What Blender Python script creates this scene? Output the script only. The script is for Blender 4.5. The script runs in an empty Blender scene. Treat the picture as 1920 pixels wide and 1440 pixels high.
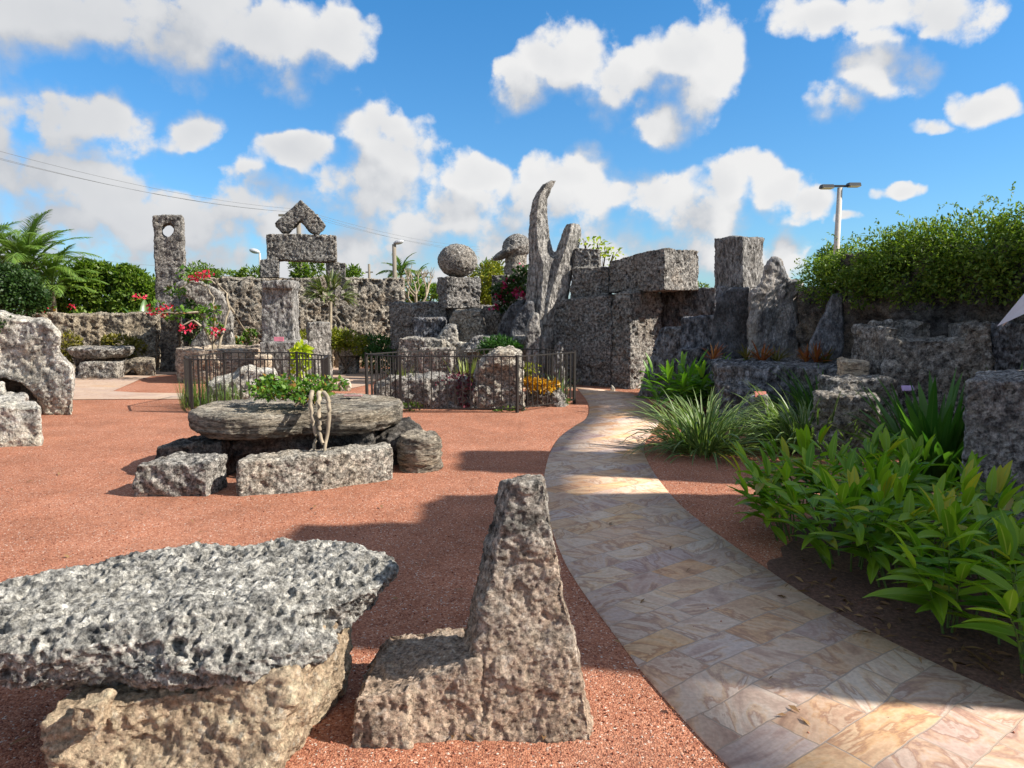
import bpy, bmesh, math, random
import numpy as np
from mathutils import Vector, Matrix, Euler, noise as mnoise

sc = bpy.context.scene
C = sc.collection
rad = math.radians

# ------------------------------------------------------------------ camera, light, sky, exposure
F, CX, CY, H = 1386.0, 960.0, 720.0, 1.6
TH = math.atan(140.0 / F)
ct, st = math.cos(TH), math.sin(TH)

cam = bpy.data.cameras.new('camera')
cam.sensor_width = 36.0
cam.lens = 36.0 * F / 1920.0
cam.clip_start = 0.05
cam.clip_end = 3000
cam_o = bpy.data.objects.new('camera', cam)
C.objects.link(cam_o)
cam_o.location = (0, 0, H)
cam_o.rotation_euler = (math.pi / 2 - TH, 0, 0)
sc.camera = cam_o

SUN_EL = rad(37.0)
SUN_AZ = math.atan2(0.98, -0.21)          # measured from +Y towards +X
to_sun = Vector((math.sin(SUN_AZ) * math.cos(SUN_EL), math.cos(SUN_AZ) * math.cos(SUN_EL), math.sin(SUN_EL)))
sun = bpy.data.lights.new('sun', 'SUN')
sun.energy = 5.0
sun.angle = rad(0.5)
sun.color = (1.0, 0.925, 0.82)
sun_o = bpy.data.objects.new('sun', sun)
C.objects.link(sun_o)
sun_o.rotation_euler = to_sun.to_track_quat('Z', 'Y').to_euler()
sun_o.location = (30, -5, 30)

sc.view_settings.view_transform = 'Standard'
sc.view_settings.look = 'None'
sc.view_settings.exposure = 0.80
sc.view_settings.gamma = 1.0
sc.cycles.use_denoising = True
sc.cycles.max_bounces = 6
sc.cycles.diffuse_bounces = 3
sc.cycles.glossy_bounces = 2
sc.cycles.transparent_max_bounces = 4
sc.cycles.transmission_bounces = 3
sc.cycles.caustics_reflective = False
sc.cycles.caustics_refractive = False

def ray(px, py):
    x = (px - CX) / F
    v = (CY - py) / F
    return Vector((x, ct + v * st, -st + v * ct))

def at(px, py, Y):
    """world point seen at pixel (px, py) at world depth Y"""
    d = ray(px, py)
    t = Y / d.y
    return Vector((d.x * t, Y, H + d.z * t))

def gnd(px, py, z=0.0):
    d = ray(px, py)
    t = (z - H) / d.z
    return Vector((d.x * t, d.y * t, z))

def atz(px, Y, z):
    fwd = Y * ct - (z - H) * st
    return Vector(((px - CX) / F * fwd, Y, z))

def zat(py, Y):
    return at(CX, py, Y).z

# ---- world: physical sky with cumulus clouds in (azimuth, elevation) space
def build_world():
    w = bpy.data.worlds.new('World')
    sc.world = w
    w.use_nodes = True
    nt = w.node_tree
    N, L = nt.nodes, nt.links
    N.clear()
    out = N.new('ShaderNodeOutputWorld')
    bg = N.new('ShaderNodeBackground')
    bg.inputs['Strength'].default_value = 0.12
    L.new(bg.outputs[0], out.inputs[0])
    sky = N.new('ShaderNodeTexSky')
    sky.sky_type = 'NISHITA'
    sky.sun_disc = False
    sky.sun_elevation = SUN_EL
    sky.sun_rotation = SUN_AZ
    sky.air_density = 1.0
    sky.dust_density = 0.4
    sky.ozone_density = 2.5

    blobs = []
    def B(cx, cy, rx, ry):
        d = ray(cx, cy).normalized()
        az, el = math.atan2(d.x, d.y), math.asin(d.z)
        dx = ray(cx + rx, cy).normalized()
        ra = abs(math.atan2(dx.x, dx.y) - az)
        dy = ray(cx, cy - ry).normalized()
        re = abs(math.asin(dy.z) - el)
        blobs.append((az, el, ra, re))
    for b in [(120, 30, 330, 105), (430, 50, 310, 120), (610, 80, 130, 105), (-150, 40, 260, 130),
              (110, 225, 170, 95), (-60, 260, 200, 140), (60, 330, 260, 100),
              (120, 420, 380, 120), (400, 415, 260, 95), (250, 350, 110, 55), (480, 375, 90, 60),
              (372, 240, 75, 42),
              (568, 295, 78, 48), (705, 235, 72, 66), (745, 300, 105, 90), (690, 370, 150, 90), (890, 330, 95, 58),
              (850, 420, 190, 90), (1040, 400, 190, 90), (1060, 325, 90, 62), (1180, 380, 150, 75), (1290, 400, 150, 70),
              (1370, 345, 95, 60), (1450, 372, 75, 55), (1520, 392, 60, 34), (1330, 470, 190, 60), (1000, 480, 300, 80), (600, 480, 300, 80),
              (1060, 105, 115, 85), (965, 170, 72, 62), (1180, 150, 130, 75), (1285, 85, 100, 75), (1320, 145, 80, 78), (1225, 225, 110, 70),
              (1650, 140, 115, 70), (1575, 205, 85, 46), (1845, 175, 78, 48), (1765, 228, 70, 22),
              (1545, 45, 130, 55), (1720, 25, 170, 55), (1690, 372, 46, 20), (1466, 452, 34, 28), (1600, 415, 30, 16),
              (2300, 250, 220, 120), (-700, 250, 260, 160), (150, 490, 520, 85), (560, 510, 420, 75), (980, 515, 300, 60), (-300, 470, 400, 120)]:
        B(*b)

    # density group
    g = bpy.data.node_groups.new('cloud_density', 'ShaderNodeTree')
    g.interface.new_socket('P', in_out='INPUT', socket_type='NodeSocketVector')
    g.interface.new_socket('Density', in_out='OUTPUT', socket_type='NodeSocketFloat')
    g.interface.new_socket('Soft', in_out='OUTPUT', socket_type='NodeSocketFloat')
    GN, GL = g.nodes, g.links
    gi, go = GN.new('NodeGroupInput'), GN.new('NodeGroupOutput')
    # domain distortion
    nz = GN.new('ShaderNodeTexNoise'); nz.inputs['Scale'].default_value = 8.0; nz.inputs['Detail'].default_value = 5.0
    GL.new(gi.outputs[0], nz.inputs['Vector'])
    ma = GN.new('ShaderNodeVectorMath'); ma.operation = 'MULTIPLY_ADD'
    ma.inputs[1].default_value = (0.10, 0.10, 0); ma.inputs[2].default_value = (-0.05, -0.05, 0)
    GL.new(nz.outputs['Color'], ma.inputs[0])
    ad = GN.new('ShaderNodeVectorMath'); ad.operation = 'ADD'
    GL.new(gi.outputs[0], ad.inputs[0]); GL.new(ma.outputs[0], ad.inputs[1])
    flat = GN.new('ShaderNodeVectorMath'); flat.operation = 'MULTIPLY'
    flat.inputs[1].default_value = (1, 1, 0)
    GL.new(ad.outputs[0], flat.inputs[0])
    last = None
    for (a, e, ra, re) in blobs:
        q = GN.new('ShaderNodeVectorMath'); q.operation = 'MULTIPLY_ADD'
        q.inputs[1].default_value = (1 / ra, 1 / re, 0)
        q.inputs[2].default_value = (-a / ra, -e / re, 0)
        GL.new(flat.outputs[0], q.inputs[0])
        dt = GN.new('ShaderNodeVectorMath'); dt.operation = 'DOT_PRODUCT'
        GL.new(q.outputs[0], dt.inputs[0]); GL.new(q.outputs[0], dt.inputs[1])
        if last is None:
            last = dt.outputs['Value']
        else:
            m = GN.new('ShaderNodeMath'); m.operation = 'SMOOTH_MIN'; m.inputs[2].default_value = 0.35
            GL.new(last, m.inputs[0]); GL.new(dt.outputs['Value'], m.inputs[1])
            last = m.outputs[0]
    cl = GN.new('ShaderNodeMath'); cl.operation = 'MINIMUM'; cl.inputs[1].default_value = 3.0
    GL.new(last, cl.inputs[0])
    n2 = GN.new('ShaderNodeTexNoise'); n2.inputs['Scale'].default_value = 15.0; n2.inputs['Detail'].default_value = 8.0
    n2.inputs['Roughness'].default_value = 0.64
    GL.new(gi.outputs[0], n2.inputs['Vector'])
    # density = 1 - d2 + (noise-.5)*amp
    s1 = GN.new('ShaderNodeMath'); s1.operation = 'SUBTRACT'; s1.inputs[0].default_value = 1.0
    GL.new(cl.outputs[0], s1.inputs[1])
    s2 = GN.new('ShaderNodeMath'); s2.operation = 'MULTIPLY_ADD'; s2.inputs[1].default_value = 2.4; s2.inputs[2].default_value = -1.2
    GL.new(n2.outputs['Fac'], s2.inputs[0])
    wv = GN.new('ShaderNodeVectorMath'); wv.operation = 'MULTIPLY_ADD'; wv.inputs[1].default_value = (.03, .03, 0)
    GL.new(n2.outputs['Color'], wv.inputs[0]); GL.new(gi.outputs[0], wv.inputs[2])
    bil = None
    for sc_v, am_v in ((13.0, -1.15), (29.0, -.6), (63.0, -.3)):
        vo = GN.new('ShaderNodeTexVoronoi'); vo.voronoi_dimensions = '2D'; vo.feature = 'SMOOTH_F1'; vo.inputs['Smoothness'].default_value = .25
        vo.inputs['Scale'].default_value = sc_v; GL.new(wv.outputs[0], vo.inputs['Vector'])
        mv = GN.new('ShaderNodeMath'); mv.operation = 'MULTIPLY_ADD'; mv.inputs[1].default_value = am_v
        GL.new(vo.outputs['Distance'], mv.inputs[0])
        if bil is None: mv.inputs[2].default_value = .80
        else: GL.new(bil, mv.inputs[2])
        bil = mv.outputs[0]
    s3 = GN.new('ShaderNodeMath'); s3.operation = 'ADD'
    s2b = GN.new('ShaderNodeMath'); s2b.operation = 'ADD'; GL.new(s2.outputs[0], s2b.inputs[0]); GL.new(bil, s2b.inputs[1])
    GL.new(s1.outputs[0], s3.inputs[0]); GL.new(s2b.outputs[0], s3.inputs[1])
    # unseen broken cloud above and behind, added to whiten and brighten the fill light
    spg = GN.new('ShaderNodeSeparateXYZ'); GL.new(gi.outputs[0], spg.inputs[0])
    def gm(op, a, b=None, c=None):
        m_ = GN.new('ShaderNodeMath'); m_.operation = op
        for i_, v_ in enumerate((a, b, c)):
            if v_ is None: continue
            if isinstance(v_, (int, float)): m_.inputs[i_].default_value = v_
            else: GL.new(v_, m_.inputs[i_])
        return m_.outputs[0]
    wx = gm('SUBTRACT', gm('ABSOLUTE', spg.outputs[0]), .80)
    wy = gm('SUBTRACT', spg.outputs[1], .50)
    wr = GN.new('ShaderNodeMapRange'); wr.interpolation_type = 'SMOOTHSTEP'
    wr.inputs['From Min'].default_value = 0.0; wr.inputs['From Max'].default_value = 0.18
    GL.new(gm('MAXIMUM', wx, wy), wr.inputs['Value'])
    n3 = GN.new('ShaderNodeTexNoise'); n3.inputs['Scale'].default_value = 2.6; n3.inputs['Detail'].default_value = 4.0
    GL.new(gi.outputs[0], n3.inputs['Vector'])
    bgd = gm('MULTIPLY_ADD', n3.outputs['Fac'], 6.0, -2.3)
    def lerp(a, b):
        return gm('ADD', gm('MULTIPLY', a, gm('SUBTRACT', 1.0, wr.outputs[0])), gm('MULTIPLY', b, wr.outputs[0]))
    GL.new(lerp(s3.outputs[0], bgd), go.inputs[0])
    n4 = GN.new('ShaderNodeTexNoise'); n4.inputs['Scale'].default_value = 9.0; n4.inputs['Detail'].default_value = 4.5; n4.inputs['Roughness'].default_value = .5
    GL.new(gi.outputs[0], n4.inputs['Vector'])
    soft = gm('ADD', s1.outputs[0], gm('MULTIPLY_ADD', n4.outputs['Fac'], 1.7, -.85))
    GL.new(lerp(soft, bgd), go.inputs[1])

    tc = N.new('ShaderNodeTexCoord')
    sp = N.new('ShaderNodeSeparateXYZ'); L.new(tc.outputs['Generated'], sp.inputs[0])
    az = N.new('ShaderNodeMath'); az.operation = 'ARCTAN2'
    L.new(sp.outputs[0], az.inputs[0]); L.new(sp.outputs[1], az.inputs[1])
    el = N.new('ShaderNodeMath'); el.operation = 'ARCSINE'; L.new(sp.outputs[2], el.inputs[0])
    P = N.new('ShaderNodeCombineXYZ'); L.new(az.outputs[0], P.inputs[0]); L.new(el.outputs[0], P.inputs[1])
    d1 = N.new('ShaderNodeGroup'); d1.node_tree = g; L.new(P.outputs[0], d1.inputs[0])
    off = N.new('ShaderNodeVectorMath'); off.operation = 'ADD'; off.inputs[1].default_value = (0.03, 0.045, 0)
    L.new(P.outputs[0], off.inputs[0])
    d2 = N.new('ShaderNodeGroup'); d2.node_tree = g; L.new(off.outputs[0], d2.inputs[0])
    # cover mask
    mr = N.new('ShaderNodeMapRange'); mr.interpolation_type = 'SMOOTHSTEP'
    mr.inputs['From Min'].default_value = -0.12; mr.inputs['From Max'].default_value = 0.42
    L.new(d1.outputs[0], mr.inputs['Value'])
    L.new(d1.outputs[0], mr.inputs['Value']) if False else None
    # light term: thinner towards the sun = brighter
    df = N.new('ShaderNodeMath'); df.operation = 'SUBTRACT'
    L.new(d1.outputs[1], df.inputs[0]); L.new(d2.outputs[1], df.inputs[1])
    lt = N.new('ShaderNodeMapRange'); lt.interpolation_type = 'SMOOTHSTEP'
    lt.inputs['From Min'].default_value = -0.6; lt.inputs['From Max'].default_value = 0.55
    dff = N.new('ShaderNodeMath'); dff.operation = 'SUBTRACT'
    L.new(d1.outputs[0], dff.inputs[0]); L.new(d2.outputs[0], dff.inputs[1])
    dfm = N.new('ShaderNodeMath'); dfm.operation = 'MULTIPLY_ADD'; dfm.inputs[1].default_value = .30
    L.new(dff.outputs[0], dfm.inputs[0]); L.new(df.outputs[0], dfm.inputs[2])
    L.new(dfm.outputs[0], lt.inputs['Value'])
    # sunlit tops are crisp, shaded bases fade out softly
    sf = N.new('ShaderNodeMapRange'); sf.inputs['To Min'].default_value = 1.7; sf.inputs['To Max'].default_value = 0.6
    L.new(lt.outputs[0], sf.inputs['Value']); L.new(sf.outputs[0], mr.inputs['From Max'])
    # deep = greyer
    dp = N.new('ShaderNodeMapRange')
    dp.inputs['From Min'].default_value = 0.3; dp.inputs['From Max'].default_value = 1.5
    dp.inputs['To Min'].default_value = 1.0; dp.inputs['To Max'].default_value = 0.0
    L.new(d1.outputs[1], dp.inputs['Value'])
    mx = N.new('ShaderNodeMath'); mx.operation = 'MULTIPLY_ADD'; mx.inputs[1].default_value = 0.62
    L.new(lt.outputs[0], mx.inputs[0])
    m38 = N.new('ShaderNodeMath'); m38.operation = 'MULTIPLY'; m38.inputs[1].default_value = 0.38
    L.new(dp.outputs[0], m38.inputs[0]); L.new(m38.outputs[0], mx.inputs[2])
    # clouds turn greyer towards the left
    lf = N.new('ShaderNodeMapRange')
    lf.inputs['From Min'].default_value = -0.55; lf.inputs['From Max'].default_value = 0.05
    lf.inputs['To Min'].default_value = 0.78; lf.inputs['To Max'].default_value = 1.08
    L.new(az.outputs[0], lf.inputs['Value'])
    mx2 = N.new('ShaderNodeMath'); mx2.operation = 'MULTIPLY'
    L.new(mx.outputs[0], mx2.inputs[0]); L.new(lf.outputs[0], mx2.inputs[1])
    cr = N.new('ShaderNodeValToRGB')
    cr.color_ramp.elements[0].position = 0.0; cr.color_ramp.elements[0].color = (2.05, 2.28, 2.7, 1)
    e = cr.color_ramp.elements[1]; e.position = 0.95; e.color = (4.15, 4.15, 4.15, 1)
    e = cr.color_ramp.elements.new(0.45); e.color = (2.8, 2.92, 3.12, 1)
    L.new(mx2.outputs[0], cr.inputs[0])
    # deepen the blue of the physical sky a little
    hs = N.new('ShaderNodeMix'); hs.data_type = 'RGBA'; hs.blend_type = 'MULTIPLY'; hs.inputs[0].default_value = 1.0
    L.new(sky.outputs[0], hs.inputs[6]); 
    tint = N.new('ShaderNodeMapRange'); tint.data_type = 'FLOAT_VECTOR'
    tint.inputs[7].default_value = (0, 0, 0); tint.inputs[8].default_value = (.42, .42, .42)
    tint.inputs[9].default_value = (.40, .58, .75); tint.inputs[10].default_value = (.25, .66, .90)
    cel = N.new('ShaderNodeCombineXYZ')
    for i_ in range(3): L.new(el.outputs[0], cel.inputs[i_])
    L.new(cel.outputs[0], tint.inputs[6]); L.new(tint.outputs[1], hs.inputs[7])
    mixc = N.new('ShaderNodeMix'); mixc.data_type = 'RGBA'
    L.new(mr.outputs[0], mixc.inputs[0]); L.new(hs.outputs[2], mixc.inputs[6]); L.new(cr.outputs[0], mixc.inputs[7])
    L.new(mixc.outputs[2], bg.inputs['Color'])
build_world()

# ------------------------------------------------------------------ numpy noise
_rs = np.random.RandomState(7)
_perm = np.concatenate([_rs.permutation(512)] * 3).astype(np.int64)
_grad = _rs.normal(size=(512, 3)); _grad /= np.linalg.norm(_grad, axis=1)[:, None]
_rnd = _rs.rand(512, 3)

def _h(ix, iy, iz):
    return _perm[(_perm[(_perm[ix & 511] + iy) & 511] + iz) & 511]

def pn(P):
    P = np.asarray(P, float)
    i = np.floor(P).astype(np.int64); f = P - i
    u = f * f * f * (f * (f * 6 - 15) + 10)
    res = 0
    for dx in (0, 1):
        wx = u[:, 0] if dx else 1 - u[:, 0]
        for dy in (0, 1):
            wy = u[:, 1] if dy else 1 - u[:, 1]
            for dz in (0, 1):
                wz = u[:, 2] if dz else 1 - u[:, 2]
                g = _grad[_h(i[:, 0] + dx, i[:, 1] + dy, i[:, 2] + dz)]
                d = (g * (f - np.array([dx, dy, dz]))).sum(1)
                res = res + wx * wy * wz * d
    return res * 1.5

def fbm(P, oct=3, rough=0.5):
    a, s, r = 1.0, 1.0, 0
    for k in range(oct):
        r = r + a * pn(P * s + 17.3 * k)
        a *= rough; s *= 2.03
    return r

def worley(P):
    P = np.asarray(P, float)
    i = np.floor(P).astype(np.int64)
    best = np.full(len(P), 9.0); rr = np.zeros(len(P))
    for dx in (-1, 0, 1):
        for dy in (-1, 0, 1):
            for dz in (-1, 0, 1):
                c = i + np.array([dx, dy, dz])
                h = _h(c[:, 0], c[:, 1], c[:, 2])
                q = c + _rnd[h]
                d = np.sqrt(((q - P) ** 2).sum(1))
                m = d < best
                best = np.where(m, d, best); rr = np.where(m, _rnd[(h * 7 + 3) & 511, 0], rr)
    return best, rr

# ------------------------------------------------------------------ materials
def mat(name):
    m = bpy.data.materials.new(name); m.use_nodes = True
    nt = m.node_tree
    return m, nt.nodes, nt.links, nt.nodes['Principled BSDF']

def ramp(N, stops, interp='LINEAR'):
    r = N.new('ShaderNodeValToRGB'); r.color_ramp.interpolation = interp
    els = r.color_ramp.elements
    while len(els) < len(stops): els.new(0.5)
    for e, (p, c) in zip(els, stops):
        e.position = p; e.color = (c[0], c[1], c[2], 1) if hasattr(c, '__len__') else (c, c, c, 1)
    return r

def mixrgb(N, L, fac, a, b, blend='MIX'):
    m = N.new('ShaderNodeMix'); m.data_type = 'RGBA'; m.blend_type = blend
    for sock, v in ((0, fac), (6, a), (7, b)):
        if isinstance(v, (int, float)): m.inputs[sock].default_value = v
        elif isinstance(v, tuple): m.inputs[sock].default_value = (v[0], v[1], v[2], 1)
        else: L.new(v, m.inputs[sock])
    return m.outputs[2]

def rock_mat(name, light=(.44, .40, .34), dark=(.085, .08, .078), tan=(.46, .34, .22), dark_amt=0.5, tan_amt=0.5,
             tan_z=None, spot=.75, s=9.0, pit=20.0, bump=0.8, stretch=(1, 1, 1), white=0.0):
    m, N, L, b = mat(name)
    geo = N.new('ShaderNodeNewGeometry')
    mp = N.new('ShaderNodeVectorMath'); mp.operation = 'MULTIPLY'; mp.inputs[1].default_value = stretch
    L.new(geo.outputs['Position'], mp.inputs[0])
    V = mp.outputs[0]
    def nz(scale, det, ro=.6, vec=V, dist=0.0):
        n = N.new('ShaderNodeTexNoise'); n.inputs['Scale'].default_value = scale
        n.inputs['Detail'].default_value = det; n.inputs['Roughness'].default_value = ro
        n.inputs['Distortion'].default_value = dist
        L.new(vec, n.inputs['Vector']); return n
    n1 = nz(s, 9, .68)
    lo = 0.36 + 0.2 * (dark_amt - .5)
    r1 = ramp(N, [(lo, dark), (lo + .13, tuple(.45 * a + .55 * c for a, c in zip(light, dark))), (lo + .27, light)])
    L.new(n1.outputs['Fac'], r1.inputs[0])
    col = r1.outputs[0]
    n2 = nz(1.7, 6, .6)
    r2 = ramp(N, [(.47, 0.0), (.62, 1.0)]); L.new(n2.outputs['Fac'], r2.inputs[0])
    mt = N.new('ShaderNodeMath'); mt.operation = 'MULTIPLY'; mt.inputs[1].default_value = tan_amt
    L.new(r2.outputs[0], mt.inputs[0])
    tfac = mt.outputs[0]
    if tan_z is not None:
        sp = N.new('ShaderNodeSeparateXYZ'); L.new(geo.outputs['Position'], sp.inputs[0])
        n5 = nz(4.0, 6, .65)
        ad = N.new('ShaderNodeMath'); ad.operation = 'MULTIPLY_ADD'; ad.inputs[1].default_value = 1.1 * (tan_z[1] - tan_z[0])
        L.new(n5.outputs['Fac'], ad.inputs[0]); L.new(sp.outputs[2], ad.inputs[2])
        mr = N.new('ShaderNodeMapRange')
        off = .55 * (tan_z[1] - tan_z[0])
        mr.inputs['From Min'].default_value = tan_z[0] + off; mr.inputs['From Max'].default_value = tan_z[1] + off
        mr.inputs['To Min'].default_value = 0.9; mr.inputs['To Max'].default_value = 0.0
        L.new(ad.outputs[0], mr.inputs['Value'])
        mm = N.new('ShaderNodeMath'); mm.operation = 'MAXIMUM'
        L.new(tfac, mm.inputs[0]); L.new(mr.outputs[0], mm.inputs[1]); tfac = mm.outputs[0]
    n6 = nz(14, 8, .7)
    rt = ramp(N, [(.3, tuple(.45 * a for a in tan)), (.5, tan), (.7, tuple(min(.7, 1.3 * a) for a in tan))])
    L.new(n6.outputs['Fac'], rt.inputs[0])
    col = mixrgb(N, L, tfac, col, rt.outputs[0])
    # dark lichen stains
    n3 = nz(3.1, 8, .7, dist=.4)
    r3 = ramp(N, [(.52, 0.0), (.66, 1.0)]); L.new(n3.outputs['Fac'], r3.inputs[0])
    ml = N.new('ShaderNodeMath'); ml.operation = 'MULTIPLY'; ml.inputs[1].default_value = min(1.0, dark_amt * 1.25)
    L.new(r3.outputs[0], ml.inputs[0])
    col = mixrgb(N, L, ml.outputs[0], col, tuple(d * .9 for d in dark))
    # small dark spots: black lichen plus deep shadow of holes, painted into the colour
    n7 = nz(pit * .95, 5, .6)
    r7 = ramp(N, [(.36, 1.0), (.46, 0.0)]); L.new(n7.outputs['Fac'], r7.inputs[0])
    m7 = N.new('ShaderNodeMath'); m7.operation = 'MULTIPLY'; m7.inputs[1].default_value = spot
    L.new(r7.outputs[0], m7.inputs[0])
    col = mixrgb(N, L, m7.outputs[0], col, tuple(d * .7 for d in dark))
    r8 = ramp(N, [(.56, 0.0), (.68, 1.0)]); L.new(n7.outputs['Fac'], r8.inputs[0])
    m8 = N.new('ShaderNodeMath'); m8.operation = 'MULTIPLY'; m8.inputs[1].default_value = .45
    L.new(r8.outputs[0], m8.inputs[0])
    col = mixrgb(N, L, m8.outputs[0], col, tuple(min(.72, d * 1.3) for d in light))
    # fine speckle
    n4 = nz(60, 5, .7)
    r4 = ramp(N, [(.33, .45), (.5, 1.0), (.68, 1.5)]); L.new(n4.outputs['Fac'], r4.inputs[0])
    col = mixrgb(N, L, 1.0, col, r4.outputs[0], 'MULTIPLY')
    oi = N.new('ShaderNodeObjectInfo')
    ro = ramp(N, [(0, (.80, .80, .82)), (.35, (1.02, 1.0, .97)), (.7, (.92, .92, .93)), (1, (1.16, 1.12, 1.05))]); L.new(oi.outputs['Random'], ro.inputs[0])
    col = mixrgb(N, L, 1.0, col, ro.outputs[0], 'MULTIPLY')
    L.new(col, b.inputs['Base Color'])
    b.inputs['Roughness'].default_value = 0.95
    b.inputs['Specular IOR Level'].default_value = 0.15
    # bump: pits + grain
    nd = nz(pit * .7, 3, .5)
    va = N.new('ShaderNodeVectorMath'); va.operation = 'MULTIPLY_ADD'; va.inputs[1].default_value = (.6 / pit * 2,) * 3
    L.new(nd.outputs['Color'], va.inputs[0]); L.new(V, va.inputs[2])
    vo = N.new('ShaderNodeTexVoronoi'); vo.inputs['Scale'].default_value = pit
    L.new(va.outputs[0], vo.inputs['Vector'])
    rp = ramp(N, [(.1, 0.0), (.55, 1.0)]); L.new(vo.outputs['Distance'], rp.inputs[0])
    bu1 = N.new('ShaderNodeBump'); bu1.inputs['Strength'].default_value = bump; bu1.inputs['Distance'].default_value = .7 / pit
    L.new(rp.outputs[0], bu1.inputs['Height'])
    n8 = nz(pit * 1.6, 10, .72)
    bu2 = N.new('ShaderNodeBump'); bu2.inputs['Strength'].default_value = min(1, bump); bu2.inputs['Distance'].default_value = 1.3 / pit
    L.new(n8.outputs['Fac'], bu2.inputs['Height']); L.new(bu1.outputs[0], bu2.inputs['Normal'])
    L.new(bu2.outputs[0], b.inputs['Normal'])
    return m

M = {}
M['fg_slab'] = rock_mat('grey_pitted_coral', light=(.68, .68, .65), dark=(.07, .074, .08), tan=(.40, .38, .32), dark_amt=.52, tan_amt=.12, spot=.55, s=22, pit=42, bump=.9)
M['fg_base'] = rock_mat('tan_limestone', light=(.66, .59, .48), dark=(.20, .16, .13), tan=(.62, .47, .31), dark_amt=.12, tan_amt=.9, tan_z=(.3, 1.2), spot=.3, s=14, pit=30, bump=.8)
M['chair'] = rock_mat('weathered_coral', light=(.52, .49, .44), dark=(.05, .048, .045), tan=(.60, .44, .32), dark_amt=.5, tan_amt=.6, tan_z=(.12, .55), spot=.5, s=16, pit=40, bump=.8)
M['ht_slab'] = rock_mat('layered_coral', light=(.62, .56, .46), dark=(.06, .055, .05), tan=(.55, .45, .31), dark_amt=.36, tan_amt=.5, spot=.5, s=7, pit=16, bump=1.0, stretch=(.45, .8, 3.2))
M['bench'] = rock_mat('bench_coral', light=(.58, .55, .50), dark=(.07, .068, .065), tan=(.56, .46, .34), dark_amt=.45, tan_amt=.3, s=15, pit=24, bump=.9)
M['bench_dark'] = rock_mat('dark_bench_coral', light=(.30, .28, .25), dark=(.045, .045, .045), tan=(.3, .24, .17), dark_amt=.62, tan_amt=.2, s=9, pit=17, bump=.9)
M['stump'] = rock_mat('ribbed_coral', light=(.56, .50, .41), dark=(.09, .08, .07), tan=(.55, .44, .30), dark_amt=.4, tan_amt=.4, s=8, pit=16, bump=1.0, stretch=(.6, .6, 2.6))
M['wall'] = rock_mat('wall_coral', light=(.62, .575, .50), dark=(.09, .084, .076), tan=(.52, .38, .24), dark_amt=.47, tan_amt=.35, tan_z=(-.2, 1.5), spot=.65, s=17, pit=18, bump=1.0)
M['wall_lit'] = rock_mat('pale_wall_coral', light=(.56, .50, .40), dark=(.10, .09, .08), tan=(.55, .43, .28), dark_amt=.38, tan_amt=.45, s=13, pit=14, bump=1.0)
M['mono'] = rock_mat('monument_coral', light=(.575, .555, .52), dark=(.07, .068, .066), tan=(.42, .33, .25), dark_amt=.5, tan_amt=.2, spot=.6, s=20, pit=20, bump=1.0)
M['grey'] = rock_mat('grey_carved_coral', light=(.52, .505, .48), dark=(.09, .088, .085), tan=(.42, .36, .30), dark_amt=.5, tan_amt=.15, s=16, pit=17, bump=.8, stretch=(1, 1, .42))
M['upright'] = rock_mat('upright_coral', light=(.60, .575, .535), dark=(.07, .068, .067), tan=(.58, .47, .36), dark_amt=.48, tan_amt=.3, s=16, pit=16, bump=1.0)
M['shade'] = rock_mat('stained_shade_coral', light=(.44, .455, .485), dark=(.042, .045, .052), tan=(.40, .33, .25), dark_amt=.62, tan_amt=.3, s=12, pit=16, bump=.8, stretch=(1, 1, .5))  # stains plus the cool grey of shade, put into the stone colour
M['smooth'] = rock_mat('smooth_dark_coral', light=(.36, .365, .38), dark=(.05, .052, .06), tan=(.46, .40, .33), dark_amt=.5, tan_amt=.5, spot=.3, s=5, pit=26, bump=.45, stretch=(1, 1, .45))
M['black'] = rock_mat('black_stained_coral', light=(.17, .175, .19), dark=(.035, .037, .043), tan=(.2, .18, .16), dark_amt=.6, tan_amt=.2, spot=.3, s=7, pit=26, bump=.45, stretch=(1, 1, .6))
M['near'] = rock_mat('pale_grey_pitted_coral', light=(.60, .585, .56), dark=(.08, .078, .08), tan=(.55, .46, .38), dark_amt=.42, tan_amt=.25, s=14, pit=24, bump=.9)
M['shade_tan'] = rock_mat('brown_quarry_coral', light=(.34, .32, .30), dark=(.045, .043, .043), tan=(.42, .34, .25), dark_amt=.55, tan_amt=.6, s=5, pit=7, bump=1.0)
M['pale'] = rock_mat('pale_smooth_coral', light=(.68, .65, .58), dark=(.13, .127, .12), tan=(.66, .58, .44), dark_amt=.28, tan_amt=.4, tan_z=(-.1, .35), s=6, pit=16, bump=.7)
M['fount'] = rock_mat('fountain_coral', light=(.60, .52, .42), dark=(.13, .11, .10), tan=(.62, .46, .32), dark_amt=.25, tan_amt=.6, s=7, pit=14, bump=.7, stretch=(.7, .7, 1.8))

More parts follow.
